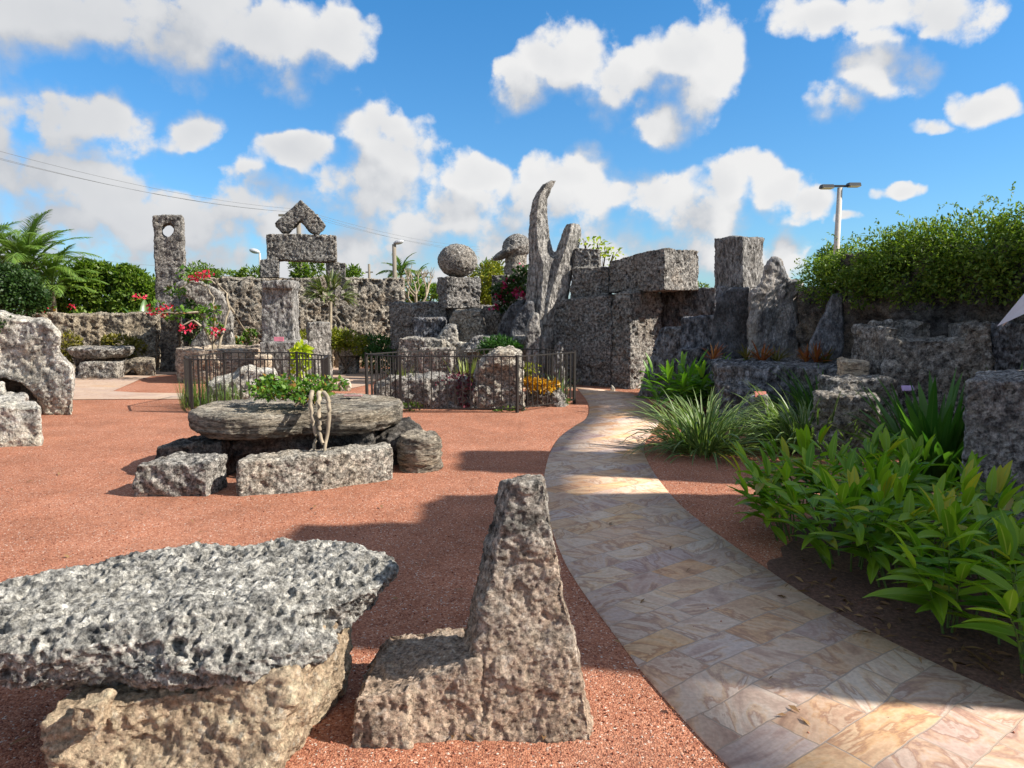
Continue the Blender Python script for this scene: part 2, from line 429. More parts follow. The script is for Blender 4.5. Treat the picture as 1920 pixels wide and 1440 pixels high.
def flat_mat(name, col, rough=.6, metal=0.0, var=.12):
    m, N, L, b = mat(name)
    n = N.new('ShaderNodeTexNoise'); n.inputs['Scale'].default_value = 14; n.inputs['Detail'].default_value = 5
    geo = N.new('ShaderNodeNewGeometry'); L.new(geo.outputs['Position'], n.inputs['Vector'])
    r = ramp(N, [(.3, tuple(c * (1 - var) for c in col)), (.7, tuple(min(1, c * (1 + var)) for c in col))])
    L.new(n.outputs['Fac'], r.inputs[0]); L.new(r.outputs[0], b.inputs['Base Color'])
    b.inputs['Roughness'].default_value = rough; b.inputs['Metallic'].default_value = metal
    return m
M['iron'] = flat_mat('brown_painted_iron', (.028, .025, .023), .5, .2)
M['pole_grey'] = flat_mat('concrete_pole', (.50, .47, .42), .8)
M['pole_wood'] = flat_mat('weathered_wood_pole', (.22, .19, .15), .9)
M['lamp_black'] = flat_mat('black_lamp_housing', (.03, .035, .04), .5)
M['lamp_lens'] = flat_mat('lamp_lens', (.55, .5, .32), .3)
M['lamp_grey'] = flat_mat('grey_lamp_housing', (.45, .47, .5), .5)
M['cable'] = flat_mat('cable', (.16, .17, .19), .7)
M['canvas'] = flat_mat('white_canvas', (.82, .80, .84), .9, var=.03)
M['alu'] = flat_mat('aluminium_pole', (.6, .6, .6), .4, .8)
M['sign_pink'] = flat_mat('pink_sign', (.75, .25, .33), .5)
M['sign_dull'] = flat_mat('dull_red_sign', (.36, .20, .18), .6)
M['sign_red'] = flat_mat('red_sign', (.45, .10, .07), .5)
M['sign_lilac'] = flat_mat('lilac_sign', (.5, .36, .62), .5)
M['bark'] = flat_mat('pale_bark', (.30, .25, .18), .9, var=.35)
M['bark_dark'] = flat_mat('dark_bark', (.11, .085, .06), .9, var=.35)
M['stem'] = flat_mat('green_stem', (.10, .17, .035), .7, var=.3)

def leaf_mat(name, a, bcol, trans=.3, rough=.45, c=None, midrib=None, margin=None, tcol=None):
    m, N, L, b = mat(name)
    geo = N.new('ShaderNodeNewGeometry')
    stops = [(0.0, a), (1.0, bcol)] if c is None else [(0.0, a), (.86, bcol), (.91, c), (.97, c), (.985, (.26, .15, .05))]
    r = ramp(N, stops); L.new(geo.outputs['Random Per Island'], r.inputs[0])
    col = r.outputs[0]
    if margin or midrib:
        at_ = N.new('ShaderNodeAttribute'); at_.attribute_name = 'leaf'
        sp = N.new('ShaderNodeSeparateXYZ'); L.new(at_.outputs['Vector'], sp.inputs[0])
        ab = N.new('ShaderNodeMath'); ab.operation = 'ABSOLUTE'; L.new(sp.outputs[0], ab.inputs[0])
        if margin:
            rm = ramp(N, [(.5, 0.0), (.66, 1.0)]); L.new(ab.outputs[0], rm.inputs[0])
            col = mixrgb(N, L, rm.outputs[0], col, margin)
        if midrib:
            rm = ramp(N, [(.03, 1.0), (.14, 0.0)]); L.new(ab.outputs[0], rm.inputs[0])
            col = mixrgb(N, L, rm.outputs[0], col, midrib)
    L.new(col, b.inputs['Base Color'])
    b.inputs['Roughness'].default_value = rough
    b.inputs['Specular IOR Level'].default_value = 0.35
    tr = N.new('ShaderNodeBsdfTranslucent')
    tc = mixrgb(N, L, 1.0, col, tcol or (1.0, 1.15, .45), 'MULTIPLY')
    L.new(tc, tr.inputs['Color'])
    ms = N.new('ShaderNodeMixShader'); ms.inputs[0].default_value = trans
    L.new(b.outputs[0], ms.inputs[1]); L.new(tr.outputs[0], ms.inputs[2])
    L.new(ms.outputs[0], N['Material Output'].inputs['Surface'])
    return m
M['ginger'] = leaf_mat('ginger_leaf', (.10, .25, .015), (.30, .46, .03), .45, .38, c=(.48, .46, .04), midrib=(.30, .46, .08))
M['ginger2'] = leaf_mat('dark_ginger_leaf', (.08, .22, .016), (.18, .34, .03), .42, .4, midrib=(.12, .26, .05))
M['flax'] = leaf_mat('striped_blade', (.05, .13, .035), (.10, .19, .05), .3, .4, margin=(.31, .37, .15))
M['crinum'] = leaf_mat('dark_strap_leaf', (.035, .12, .02), (.10, .22, .035), .35, .35, midrib=(.09, .18, .04))
M['brom'] = leaf_mat('red_bromeliad_leaf', (.30, .07, .025), (.40, .17, .04), .3, .45)
M['brom_y'] = leaf_mat('olive_bromeliad_leaf', (.14, .13, .03), (.22, .17, .04), .3, .45)
M['hedge'] = leaf_mat('small_bright_leaf', (.065, .14, .018), (.25, .33, .05), .42, .5)
M['hedge_dark'] = leaf_mat('dark_shrub_leaf', (.015, .045, .01), (.05, .10, .018), .25, .5)
M['ficus'] = leaf_mat('ficus_leaf', (.045, .11, .015), (.21, .30, .04), .4, .45)
M['palm'] = leaf_mat('palm_leaf', (.09, .18, .03), (.20, .30, .06), .35, .4)
M['palm2'] = leaf_mat('dull_palm_leaf', (.10, .15, .05), (.22, .24, .10), .3, .5)
M['banana'] = leaf_mat('broad_glossy_leaf', (.03, .09, .02), (.10, .19, .05), .3, .3, midrib=(.2, .28, .1))
M['yellowgreen'] = leaf_mat('yellow_green_leaf', (.12, .16, .012), (.28, .28, .02), .3, .5)
M['olive'] = leaf_mat('olive_leaf', (.10, .10, .015), (.22, .19, .025), .3, .5)
M['lime'] = leaf_mat('lime_leaf', (.28, .40, .02), (.55, .60, .03), .35, .4)
M['rose'] = leaf_mat('table_shrub_leaf', (.05, .14, .018), (.16, .28, .035), .35, .42, c=(.26, .14, .03))
M['grass'] = leaf_mat('rush_blade', (.06, .13, .02), (.15, .22, .04), .3, .5)
M['iris'] = leaf_mat('iris_blade', (.12, .18, .03), (.35, .38, .10), .35, .4)
M['purple'] = leaf_mat('purple_leaf', (.07, .015, .03), (.20, .04, .06), .3, .4, tcol=(1, .5, .6))
M['croton'] = leaf_mat('yellow_croton_leaf', (.45, .22, .02), (.70, .45, .03), .3, .4, tcol=(1, .8, .3))
M['fern'] = leaf_mat('fern_leaf', (.02, .08, .012), (.05, .14, .02), .3, .5)
M['bract_red'] = leaf_mat('red_bract', (.60, .02, .05), (.80, .06, .14), .3, .5, tcol=(1, .4, .5))
M['bract_mag'] = leaf_mat('magenta_bract', (.34, .012, .08), (.62, .03, .15), .3, .5, tcol=(1, .4, .6))
M['litter'] = leaf_mat('dry_leaf', (.14, .07, .03), (.30, .18, .08), .1, .7)

def gravel_mat():
    m, N, L, b = mat('red_gravel')
    geo = N.new('ShaderNodeNewGeometry')
    v = N.new('ShaderNodeTexVoronoi'); v.inputs['Scale'].default_value = 130
    L.new(geo.outputs['Position'], v.inputs['Vector'])
    sp = N.new('ShaderNodeSeparateColor'); L.new(v.outputs['Color'], sp.inputs[0])
    r = ramp(N, [(0, (.19, .07, .047)), (.35, (.325, .13, .075)), (.7, (.42, .182, .108)), (.955, (.48, .25, .165)), (.992, (.60, .52, .44))])
    L.new(sp.outputs[0], r.inputs[0])
    n = N.new('ShaderNodeTexNoise'); n.inputs['Scale'].default_value = 1.6; n.inputs['Detail'].default_value = 6; n.inputs['Roughness'].default_value = .65
    L.new(geo.outputs['Position'], n.inputs['Vector'])
    rn = ramp(N, [(.3, .8), (.7, 1.18)]); L.new(n.outputs['Fac'], rn.inputs[0])
    col = mixrgb(N, L, 1.0, r.outputs[0], rn.outputs[0], 'MULTIPLY')
    n2 = N.new('ShaderNodeTexNoise'); n2.inputs['Scale'].default_value = .55; n2.inputs['Detail'].default_value = 5
    L.new(geo.outputs['Position'], n2.inputs['Vector'])
    r2 = ramp(N, [(.5, 0.0), (.75, .4)]); L.new(n2.outputs['Fac'], r2.inputs[0])
    col = mixrgb(N, L, r2.outputs[0], col, (.46, .24, .165))
    L.new(col, b.inputs['Base Color']); b.inputs['Roughness'].default_value = .95
    b.inputs['Specular IOR Level'].default_value = .1
    bu = N.new('ShaderNodeBump'); bu.inputs['Strength'].default_value = .8; bu.inputs['Distance'].default_value = .006; bu.invert = True
    L.new(v.outputs['Distance'], bu.inputs['Height'])
    n3 = N.new('ShaderNodeTexNoise'); n3.inputs['Scale'].default_value = 9; n3.inputs['Detail'].default_value = 6
    L.new(geo.outputs['Position'], n3.inputs['Vector'])
    b2 = N.new('ShaderNodeBump'); b2.inputs['Strength'].default_value = .5; b2.inputs['Distance'].default_value = .03
    L.new(n3.outputs['Fac'], b2.inputs['Height']); L.new(bu.outputs[0], b2.inputs['Normal'])
    L.new(b2.outputs[0], b.inputs['Normal'])
    return m
M['gravel'] = gravel_mat()
def stone_mat():
    m, N, L, b = mat('gravel_stone')
    geo = N.new('ShaderNodeNewGeometry')
    r = ramp(N, [(0, (.15, .05, .032)), (.5, (.32, .12, .075)), (.95, (.43, .19, .125)), (.985, (.60, .52, .44))])
    L.new(geo.outputs['Random Per Island'], r.inputs[0]); L.new(r.outputs[0], b.inputs['Base Color'])
    b.inputs['Roughness'].default_value = .95; b.inputs['Specular IOR Level'].default_value = .1
    return m
M['stone'] = stone_mat()

def flag_mat(name, rot, bw, bh, pale=0.0):
    m, N, L, b = mat(name)
    geo = N.new('ShaderNodeNewGeometry')
    vr = N.new('ShaderNodeVectorRotate'); vr.rotation_type = 'Z_AXIS'; vr.inputs['Angle'].default_value = rot
    L.new(geo.outputs['Position'], vr.inputs['Vector'])
    n0 = N.new('ShaderNodeTexNoise'); n0.inputs['Scale'].default_value = 1.1; n0.inputs['Detail'].default_value = 6
    L.new(vr.outputs[0], n0.inputs['Vector'])
    va = N.new('ShaderNodeVectorMath'); va.operation = 'MULTIPLY_ADD'; va.inputs[1].default_value = (.16, .16, 0)
    L.new(n0.outputs['Color'], va.inputs[0]); L.new(vr.outputs[0], va.inputs[2])
    br = N.new('ShaderNodeTexBrick'); br.offset = .42; br.squash = 1.55; br.squash_frequency = 3; br.offset_frequency = 2
    br.inputs['Color1'].default_value = (0, 0, 0, 1); br.inputs['Color2'].default_value = (1, 1, 1, 1)
    br.inputs['Mortar'].default_value = (.5, .5, .5, 1)
    br.inputs['Scale'].default_value = 1.0; br.inputs['Mortar Size'].default_value = .004; br.inputs['Mortar Smooth'].default_value = .3
    br.inputs['Brick Width'].default_value = bw; br.inputs['Row Height'].default_value = bh
    L.new(va.outputs[0], br.inputs['Vector'])
    rnd = N.new('ShaderNodeSeparateColor'); L.new(br.outputs['Color'], rnd.inputs[0])
    R = rnd.outputs[0]
    # veins: each stone turned and shifted by its own random number
    ang = N.new('ShaderNodeMath'); ang.operation = 'MULTIPLY'; ang.inputs[1].default_value = 9.0; L.new(R, ang.inputs[0])
    v2 = N.new('ShaderNodeVectorRotate'); v2.rotation_type = 'Z_AXIS'
    L.new(geo.outputs['Position'], v2.inputs['Vector']); L.new(ang.outputs[0], v2.inputs['Angle'])
    sh = N.new('ShaderNodeMath'); sh.operation = 'MULTIPLY'; sh.inputs[1].default_value = 37.0; L.new(R, sh.inputs[0])
    cb = N.new('ShaderNodeCombineXYZ'); L.new(sh.outputs[0], cb.inputs[2])
    v3 = N.new('ShaderNodeVectorMath'); v3.operation = 'MULTIPLY_ADD'; v3.inputs[1].default_value = (1.7, 3.6, 1.0)
    L.new(v2.outputs[0], v3.inputs[0]); L.new(cb.outputs[0], v3.inputs[2])
    nv = N.new('ShaderNodeTexNoise'); nv.inputs['Scale'].default_value = 1.15; nv.inputs['Detail'].default_value = 7
    nv.inputs['Roughness'].default_value = .6; nv.inputs['Distortion'].default_value = .9
    L.new(v3.outputs[0], nv.inputs['Vector'])
    palA = ramp(N, [(0, (.55, .34, .20)), (.12, (.56, .43, .32)), (.26, (.46, .36, .32)), (.4, (.58, .46, .355)), (.52, (.42, .32, .30)),
                    (.62, (.60, .42, .25)), (.74, (.53, .39, .30)), (.86, (.60, .50, .41)), (1, (.48, .395, .36))])
    L.new(R, palA.inputs[0])
    ve = ramp(N, [(.28, (.48, .32, .29)), (.40, (.95, .80, .72)), (.46, (1.12, 1.07, 1.02)), (.51, (1.05, .84, .62)), (.55, (.58, .37, .30)), (.585, (1.12, 1.08, 1.03)), (.65, (.85, .70, .64)), (.8, (1.3, 1.25, 1.17))])
    L.new(nv.outputs['Fac'], ve.inputs[0])
    col = mixrgb(N, L, .72, palA.outputs[0], ve.outputs[0], 'MULTIPLY')
    if pale: col = mixrgb(N, L, pale, col, (.42, .31, .235))
    nf = N.new('ShaderNodeTexNoise'); nf.inputs['Scale'].default_value = 55; nf.inputs['Detail'].default_value = 6
    L.new(geo.outputs['Position'], nf.inputs['Vector'])
    rf = ramp(N, [(.3, .86), (.7, 1.1)]); L.new(nf.outputs['Fac'], rf.inputs[0])
    col = mixrgb(N, L, 1.0, col, rf.outputs[0], 'MULTIPLY')
    col = mixrgb(N, L, br.outputs['Fac'], col, (.38, .30, .24))
    L.new(col, b.inputs['Base Color']); b.inputs['Roughness'].default_value = .75
    b.inputs['Specular IOR Level'].default_value = .3
    bu = N.new('ShaderNodeBump'); bu.inputs['Strength'].default_value = .35; bu.inputs['Distance'].default_value = .006
    L.new(nv.outputs['Fac'], bu.inputs['Height'])
    b3 = N.new('ShaderNodeBump'); b3.inputs['Strength'].default_value = .5; b3.inputs['Distance'].default_value = .004; b3.invert = True
    L.new(br.outputs['Fac'], b3.inputs['Height']); L.new(bu.outputs[0], b3.inputs['Normal'])
    L.new(b3.outputs[0], b.inputs['Normal'])
    return m
M['path'] = flag_mat('flagstone_path', rad(-38), .36, .20)
M['patio'] = flag_mat('flagstone_patio', rad(20), .6, .3, .55)
def lawn_mat():
    m, N, L, b = mat('lawn')
    geo = N.new('ShaderNodeNewGeometry')
    n = N.new('ShaderNodeTexNoise'); n.inputs['Scale'].default_value = .8; n.inputs['Detail'].default_value = 9
    L.new(geo.outputs['Position'], n.inputs['Vector'])
    r = ramp(N, [(.3, (.05, .08, .02)), (.7, (.12, .14, .05))]); L.new(n.outputs['Fac'], r.inputs[0])
    L.new(r.outputs[0], b.inputs['Base Color']); b.inputs['Roughness'].default_value = .95
    return m
M['lawn'] = lawn_mat()
def soil_mat():
    m, N, L, b = mat('dark_mulch')
    geo = N.new('ShaderNodeNewGeometry')
    n = N.new('ShaderNodeTexNoise'); n.inputs['Scale'].default_value = 45; n.inputs['Detail'].default_value = 8; n.inputs['Roughness'].default_value = .7
    L.new(geo.outputs['Position'], n.inputs['Vector'])
    r = ramp(N, [(.3, (.05, .025, .017)), (.5, (.15, .075, .05)), (.7, (.26, .14, .095))]); L.new(n.outputs['Fac'], r.inputs[0])
    L.new(r.outputs[0], b.inputs['Base Color']); b.inputs['Roughness'].default_value = .95
    bu = N.new('ShaderNodeBump'); bu.inputs['Distance'].default_value = .03; L.new(n.outputs['Fac'], bu.inputs['Height']); L.new(bu.outputs[0], b.inputs['Normal'])
    return m
M['soil'] = soil_mat()

# ------------------------------------------------------------------ object helpers
def tag(o, label=None, cat=None, group=None, kind=None):
    if label: o['label'] = label
    if cat: o['category'] = cat
    if group: o['group'] = group
    if kind: o['kind'] = kind
    return o

def thing(name, loc, label, cat, group=None):
    o = bpy.data.objects.new(name, None); C.objects.link(o)
    o.empty_display_size = .1
    o.location = loc
    return tag(o, label, cat, group)

def link(name, me, m, parent=None, base=None):
    """link a mesh whose coordinates are world coordinates; origin goes to base (or the parent's place)"""
    o = bpy.data.objects.new(name, me)
    if m: me.materials.append(m)
    b = Vector(parent.location) if parent is not None else Vector(base if base is not None else (0, 0, 0))
    me.transform(Matrix.Translation(-b))
    if parent is not None: o.parent = parent
    else: o.location = b
    C.objects.link(o)
    return o

def mesh_np(name, V, Fq, smooth=True):
    me = bpy.data.meshes.new(name)
    V = np.asarray(V, np.float32); Fq = np.asarray(Fq, np.int32)
    n, k = Fq.shape
    me.vertices.add(len(V)); me.vertices.foreach_set('co', V.ravel())
    me.loops.add(n * k); me.loops.foreach_set('vertex_index', Fq.ravel())
    me.polygons.add(n)
    me.polygons.foreach_set('loop_start', np.arange(n, dtype=np.int32) * k)
    me.polygons.foreach_set('loop_total', np.full(n, k, np.int32))
    if smooth: me.polygons.foreach_set('use_smooth', np.ones(n, bool))
    me.update(calc_edges=True)
    return me

# --- solids
def hexa(bm, p):
    v = [bm.verts.new(q) for q in p]
    for f in ((3, 2, 1, 0), (4, 5, 6, 7), (0, 1, 5, 4), (1, 2, 6, 5), (2, 3, 7, 6), (3, 0, 4, 7)):
        bm.faces.new([v[i] for i in f])

def loft(bm, rings):
    R = [[bm.verts.new(q) for q in r] for r in rings]
    n = len(R[0])
    for a, b in zip(R, R[1:]):
        for i in range(n):
            bm.faces.new((a[i], a[(i + 1) % n], b[(i + 1) % n], b[i]))
    bm.faces.new(R[0][::-1]); bm.faces.new(R[-1])

def box(bm, x0, x1, y0, y1, z0, z1, yaw=0, jit=0, rnd=random):
    c = Vector(((x0 + x1) / 2, (y0 + y1) / 2, 0)); r = Matrix.Rotation(yaw, 3, 'Z')
    pts = []
    for z in (z0, z1):
        for x, y in ((x0, y0), (x1, y0), (x1, y1), (x0, y1)):
            q = r @ (Vector((x, y, z)) - c) + c
            q += Vector([rnd.uniform(-jit, jit) for _ in range(3)])
            pts.append(q)
    hexa(bm, pts)

def qblk(bm, bl, br, tr, tl, Yl, Yr, D, dv=None, top_scale=1.0):
    """block from a front quad seen in the photograph, real depth D. py None = on the ground"""
    def P(q, Y): return at(q[0], q[1], Y) if q[1] is not None else atz(q[0], Y, -.06)
    f = [P(bl, Yl), P(br, Yr), P(tr, Yr), P(tl, Yl)]
    e = (f[1] - f[0]); e.z = 0; e.normalize()
    d = Vector((-e.y, e.x, 0)) * D if dv is None else Vector(dv)
    hexa(bm, [f[0], f[1], f[1] + d, f[0] + d, f[3], f[2], f[2] + d * top_scale, f[3] + d * top_scale])

def cblk(bm, l, c, r, ytl, ytc, ytr, ybl, ybc, ybr, Yl, Yc, Yr):
    """block seen corner-on: left edge, near corner, right edge columns; tops and bottoms; depths"""
    def P(px, py, Y): return at(px, py, Y) if py is not None else atz(px, Y, -.06)
    a, b, d = P(l, ybl, Yl), P(c, ybc, Yc), P(r, ybr, Yr)
    A, B_, D_ = P(l, ytl, Yl), P(c, ytc, Yc), P(r, ytr, Yr)
    e, E = a + (d - b), A + (D_ - B_)
    hexa(bm, [a, b, d, e, A, B_, D_, E])

def ext(bm, poly, Y, D, bev=.12, back=1.0):
    """solid with the outline poly (pixels, at depth Y) and thickness D"""
    P = [at(x, y, Y) if y is not None else atz(x, Y, -.06) for x, y in poly]
    c = sum(P, Vector()) / len(P)
    rings = []
    for t, s in ((0, 1 - bev), (.22, 1.0), (.78, back), (1, back * (1 - bev))):
        rings.append([Vector((c.x + (q.x - c.x) * s + c.x / Y * (t - .22) * D, Y + (t - .22) * D, c.z + (q.z - c.z) * s)) for q in P])
    loft(bm, rings[::-1])

def ell(bm, c, r, seg=24, rot=None):
    bmesh.ops.create_uvsphere(bm, u_segments=seg, v_segments=seg // 2, radius=1.0,
                              matrix=Matrix.Translation(c) @ (rot.to_4x4() if rot else Matrix()) @ Matrix.Diagonal((r[0], r[1], r[2], 1)))

def plan_slab(bm, outline, z0, z1, bev=.1, tilt=(0, 0), bot=1.0):
    """slab from a plan outline [(x, y)], z0..z1"""
    c = Vector((sum(p[0] for p in outline) / len(outline), sum(p[1] for p in outline) / len(outline)))
    rings = []
    for t, s in ((0, (1 - bev) * bot), (.3, (1 - bev * .15) * (1 + bot) / 2), (.8, 1.0), (1, 1 - bev * .5)):
        rings.append([Vector((c.x + (x - c.x) * s, c.y + (y - c.y) * s, z0 + (z1 - z0) * t + tilt[0] * (x - c.x) + tilt[1] * (y - c.y))) for x, y in outline])
    loft(bm, rings)

def smooth_np(V, E, it, lam=.5):
    n = len(V); cnt = np.bincount(E.ravel(), minlength=n).astype(float)[:, None]
    for _ in range(it):
        S = np.stack([np.bincount(E[:, 0], V[E[:, 1], k], n) + np.bincount(E[:, 1], V[E[:, 0], k], n) for k in range(3)], 1)
        V = V + lam * (S / cnt - V)
    return V

def rockmesh(bm, voxel, rough=.03, rf=3.0, pit=.02, pf=9.0, fine=.006, stri=None, sm=2, seed=0, zmin=None, pitr=.62, flake=None):
    bmesh.ops.recalc_face_normals(bm, faces=bm.faces)
    me0 = bpy.data.meshes.new('tmp'); bm.to_mesh(me0); bm.free()
    o = bpy.data.objects.new('tmp', me0); C.objects.link(o)
    md = o.modifiers.new('r', 'REMESH'); md.mode = 'VOXEL'; md.voxel_size = voxel
    dg = bpy.context.evaluated_depsgraph_get()
    me = bpy.data.meshes.new_from_object(o.evaluated_get(dg))
    bpy.data.objects.remove(o); bpy.data.meshes.remove(me0)
    n = len(me.vertices)
    V = np.empty(n * 3, np.float32); me.vertices.foreach_get('co', V); V = V.reshape(-1, 3).astype(float)
    E = np.empty(len(me.edges) * 2, np.int32); me.edges.foreach_get('vertices', E); E = E.reshape(-1, 2)
    V = smooth_np(V, E, sm)
    me.vertices.foreach_set('co', V.astype(np.float32).ravel()); me.update()
    Nn = np.empty(n * 3, np.float32); me.vertices.foreach_get('normal', Nn); Nn = Nn.reshape(-1, 3)
    Q = V + seed * 13.7
    d = rough * fbm(Q * rf, 3)
    W = Q + .35 / pf * np.stack([pn(Q * pf * .8 + 5), pn(Q * pf * .8 + 50), pn(Q * pf * .8 + 90)], 1)
    w, r = worley(W * pf)
    R = pitr * (.55 + .45 * r)
    mask = np.clip(.55 + 2.2 * pn(Q * rf * .8 + 31), 0, 1)
    hole = np.clip((R - w) / (.38 * R), 0, 1); hole = hole * hole * (3 - 2 * hole)
    d = d - pit * hole * (.12 + .88 * mask) * (.5 + .9 * r)
    w2, r2 = worley(W * pf * 2.3 + 7)
    h2 = np.clip((.52 * (.5 + .6 * r2) - w2) / .2, 0, 1)
    d = d - pit * .42 * h2 * (r2 > .3)
    d = d + fine * fbm(Q * pf * 2.6, 3, .6)
    if stri is not None:
        amp, sx, sy, sz = stri
        d = d + amp * fbm(Q * np.array([sx, sy, sz]), 3, .6)
    if flake is not None:
        amp, ff = flake
        t_ = fbm(Q * ff + .2, 4, .55) * 3.5; k_ = np.floor(t_); fr = t_ - k_
        d = d + amp * (k_ - .4 + np.clip((fr - .82) / .18, 0, 1))
    V = V + Nn * d[:, None]
    if zmin is not None: V[:, 2] = np.maximum(V[:, 2], zmin)
    me.vertices.foreach_set('co', V.astype(np.float32).ravel())
    me.polygons.foreach_set('use_smooth', np.ones(len(me.polygons), bool))
    me.update()
    return me

SEED = [0]
def rock(name, build, voxel, m, label=None, cat=None, parent=None, group=None, **kw):
    bm = bmesh.new(); build(bm)
    SEED[0] += 1
    kw.setdefault('seed', SEED[0])
    me = rockmesh(bm, voxel, **kw)
    if parent is not None:
        return link(name, me, M[m], parent)
    V = np.empty(len(me.vertices) * 3, np.float32); me.vertices.foreach_get('co', V); V = V.reshape(-1, 3)
    base = (float(V[:, 0].mean()), float(V[:, 1].mean()), float(V[:, 2].min()))
    return tag(link(name, me, M[m], None, base), label, cat, group)

# wall-scale and near-scale roughness presets
FAR = dict(voxel=.03, rough=.05, rf=2.2, pit=.06, pf=6.5, fine=.016, sm=1)
MID = dict(voxel=.02, rough=.03, rf=3.0, pit=.035, pf=10.0, fine=.010, sm=1)

# --- foliage
def leaf_mesh(name, P, D, Nr, Ln, Wd, fold=.15):
    n = len(P)
    D = D / (np.linalg.norm(D, axis=1)[:, None] + 1e-9)
    S = np.cross(D, Nr); S /= (np.linalg.norm(S, axis=1)[:, None] + 1e-9)
    U = np.cross(S, D)
    Ln = np.broadcast_to(Ln, (n,))[:, None]; Wd = np.broadcast_to(Wd, (n,))[:, None]
    mid = P + D * Ln * .45
    V = np.empty((n, 4, 3))
    V[:, 0] = P; V[:, 1] = mid + S * Wd * .5 + U * Wd * fold
    V[:, 2] = P + D * Ln - U * Ln * .12; V[:, 3] = mid - S * Wd * .5 + U * Wd * fold
    return mesh_np(name, V.reshape(-1, 3), np.arange(n * 4).reshape(-1, 4), False)

def cloud_pts(rs, ells, n, clump=0.0, cf=2.0, shell=.5):
    """points in a set of ellipsoids (cx,cy,cz,rx,ry,rz), weighted by size, biased to the outside, broken into clumps"""
    E = np.array(ells, float)
    w = (E[:, 3] * E[:, 4] * E[:, 5]) ** .72; w /= w.sum()
    out_p, out_d = [], []
    got = 0
    while got < n:
        k = rs.choice(len(E), size=n * 2, p=w)
        d = rs.normal(size=(n * 2, 3)); d /= np.linalg.norm(d, axis=1)[:, None]
        r = rs.rand(n * 2) ** (1 / 3.); r = shell * (1 - (1 - r) * .55) + (1 - shell) * r
        P = E[k, :3] + d * r[:, None] * E[k, 3:]
        P = P + .12 * E[k, 3:] * rs.normal(size=P.shape) * .6
        keep = np.ones(len(P), bool)
        if clump > 0:
            keep = pn(P * cf) * 1.2 + rs.normal(size=len(P)) * .25 > -.35 + clump * .5
        out_p.append(P[keep]); out_d.append(d[keep]); got += keep.sum()
    return np.concatenate(out_p)[:n], np.concatenate(out_d)[:n]

def foliage(name, ells, n, L, W, m, parent=None, base=None, seed=1, clump=.3, cf=2.0, shell=.5, up=.25, rnd=.8, zmin=.01):
    rs = np.random.RandomState(seed)
    P, d = cloud_pts(rs, ells, n, clump, cf, shell)
    P[:, 2] = np.maximum(P[:, 2], zmin)
    D = d + rnd * rs.normal(size=d.shape) + np.array([0, 0, up])
    Nr = d * .6 + np.array([0, 0, .8]) + .6 * rs.normal(size=d.shape)
    s = .65 + .7 * rs.rand(n)
    me = leaf_mesh(name, P, D, Nr, L * s, W * s)
    return link(name, me, M[m], parent, base)

def blades(name, specs, m, parent=None, base=None, segs=6, wprof=None):
    """specs: (base, azimuth, lean, length, width, droop, twist) -> strips with a folded midrib and a 'leaf' attribute"""
    V, Fq, A = [], [], []
    if wprof is None: wprof = lambda t: max(.02, math.sin(math.pi * min(1, (t * .82 + .18))) ** .8)
    for (b, az, lean, Ln, Wd, droop, tw) in specs:
        h = Vector((math.cos(az), math.sin(az), 0)); side0 = Vector((-math.sin(az), math.cos(az), 0))
        p = Vector(b); ang = lean
        i0 = len(V)
        for k in range(segs + 1):
            t = k / segs
            a = ang + droop * t ** 1.4
            d = h * math.sin(a) + Vector((0, 0, 1)) * math.cos(a)
            u = h * -math.cos(a) + Vector((0, 0, 1)) * math.sin(a)
            s = (side0 * math.cos(tw) + u * math.sin(tw))
            w = Wd * .5 * wprof(t)
            V += [p - s * w + u * w * .25, p - u * w * .12, p + s * w + u * w * .25]
            A += [(-1, t, 0), (0, t, 0), (1, t, 0)]
            if k < segs:
                j = i0 + 3 * k
                Fq += [(j, j + 1, j + 4, j + 3), (j + 1, j + 2, j + 5, j + 4)]
            p = p + d * (Ln / segs)
    me = mesh_np(name, [tuple(v) for v in V], Fq, True)
    at_ = me.attributes.new('leaf', 'FLOAT_VECTOR', 'POINT')
    at_.data.foreach_set('vector', np.array(A, np.float32).ravel())
    return link(name, me, M[m], parent, base)

def tubes(name, paths, m, parent=None, base=None, sides=6):
    """paths: list of [(point, radius), ...]"""
    V, Fq = [], []
    for path in paths:
        i0 = len(V); n = len(path)
        for k, (p, r) in enumerate(path):
            p = Vector(p)
            a = Vector(path[max(0, k - 1)][0]); b = Vector(path[min(n - 1, k + 1)][0])
            t = (b - a).normalized() if (b - a).length > 1e-9 else Vector((0, 0, 1))
            x = t.orthogonal().normalized() if abs(t.z) < .9 else Vector((1, 0, 0)).cross(t).normalized()
            y = t.cross(x)
            for s in range(sides):
                q = 2 * math.pi * s / sides
                V.append(tuple(p + (x * math.cos(q) + y * math.sin(q)) * r))
        for k in range(n - 1):
            for s in range(sides):
                a = i0 + k * sides + s; b = i0 + k * sides + (s + 1) % sides
                Fq.append((a, b, b + sides, a + sides))
    return link(name, mesh_np(name, V, Fq, True), M[m], parent, base)

def sheet(name, pts, z, m, label=None):
    bm = bmesh.new()
    bm.faces.new([bm.verts.new((x, y, z)) for x, y in pts])
    bmesh.ops.recalc_face_normals(bm, faces=bm.faces)
    for f in bm.faces:
        if f.normal.z < 0: f.normal_flip()
    me = bpy.data.meshes.new(name); bm.to_mesh(me); bm.free()
    return tag(link(name, me, M[m]), kind='structure')

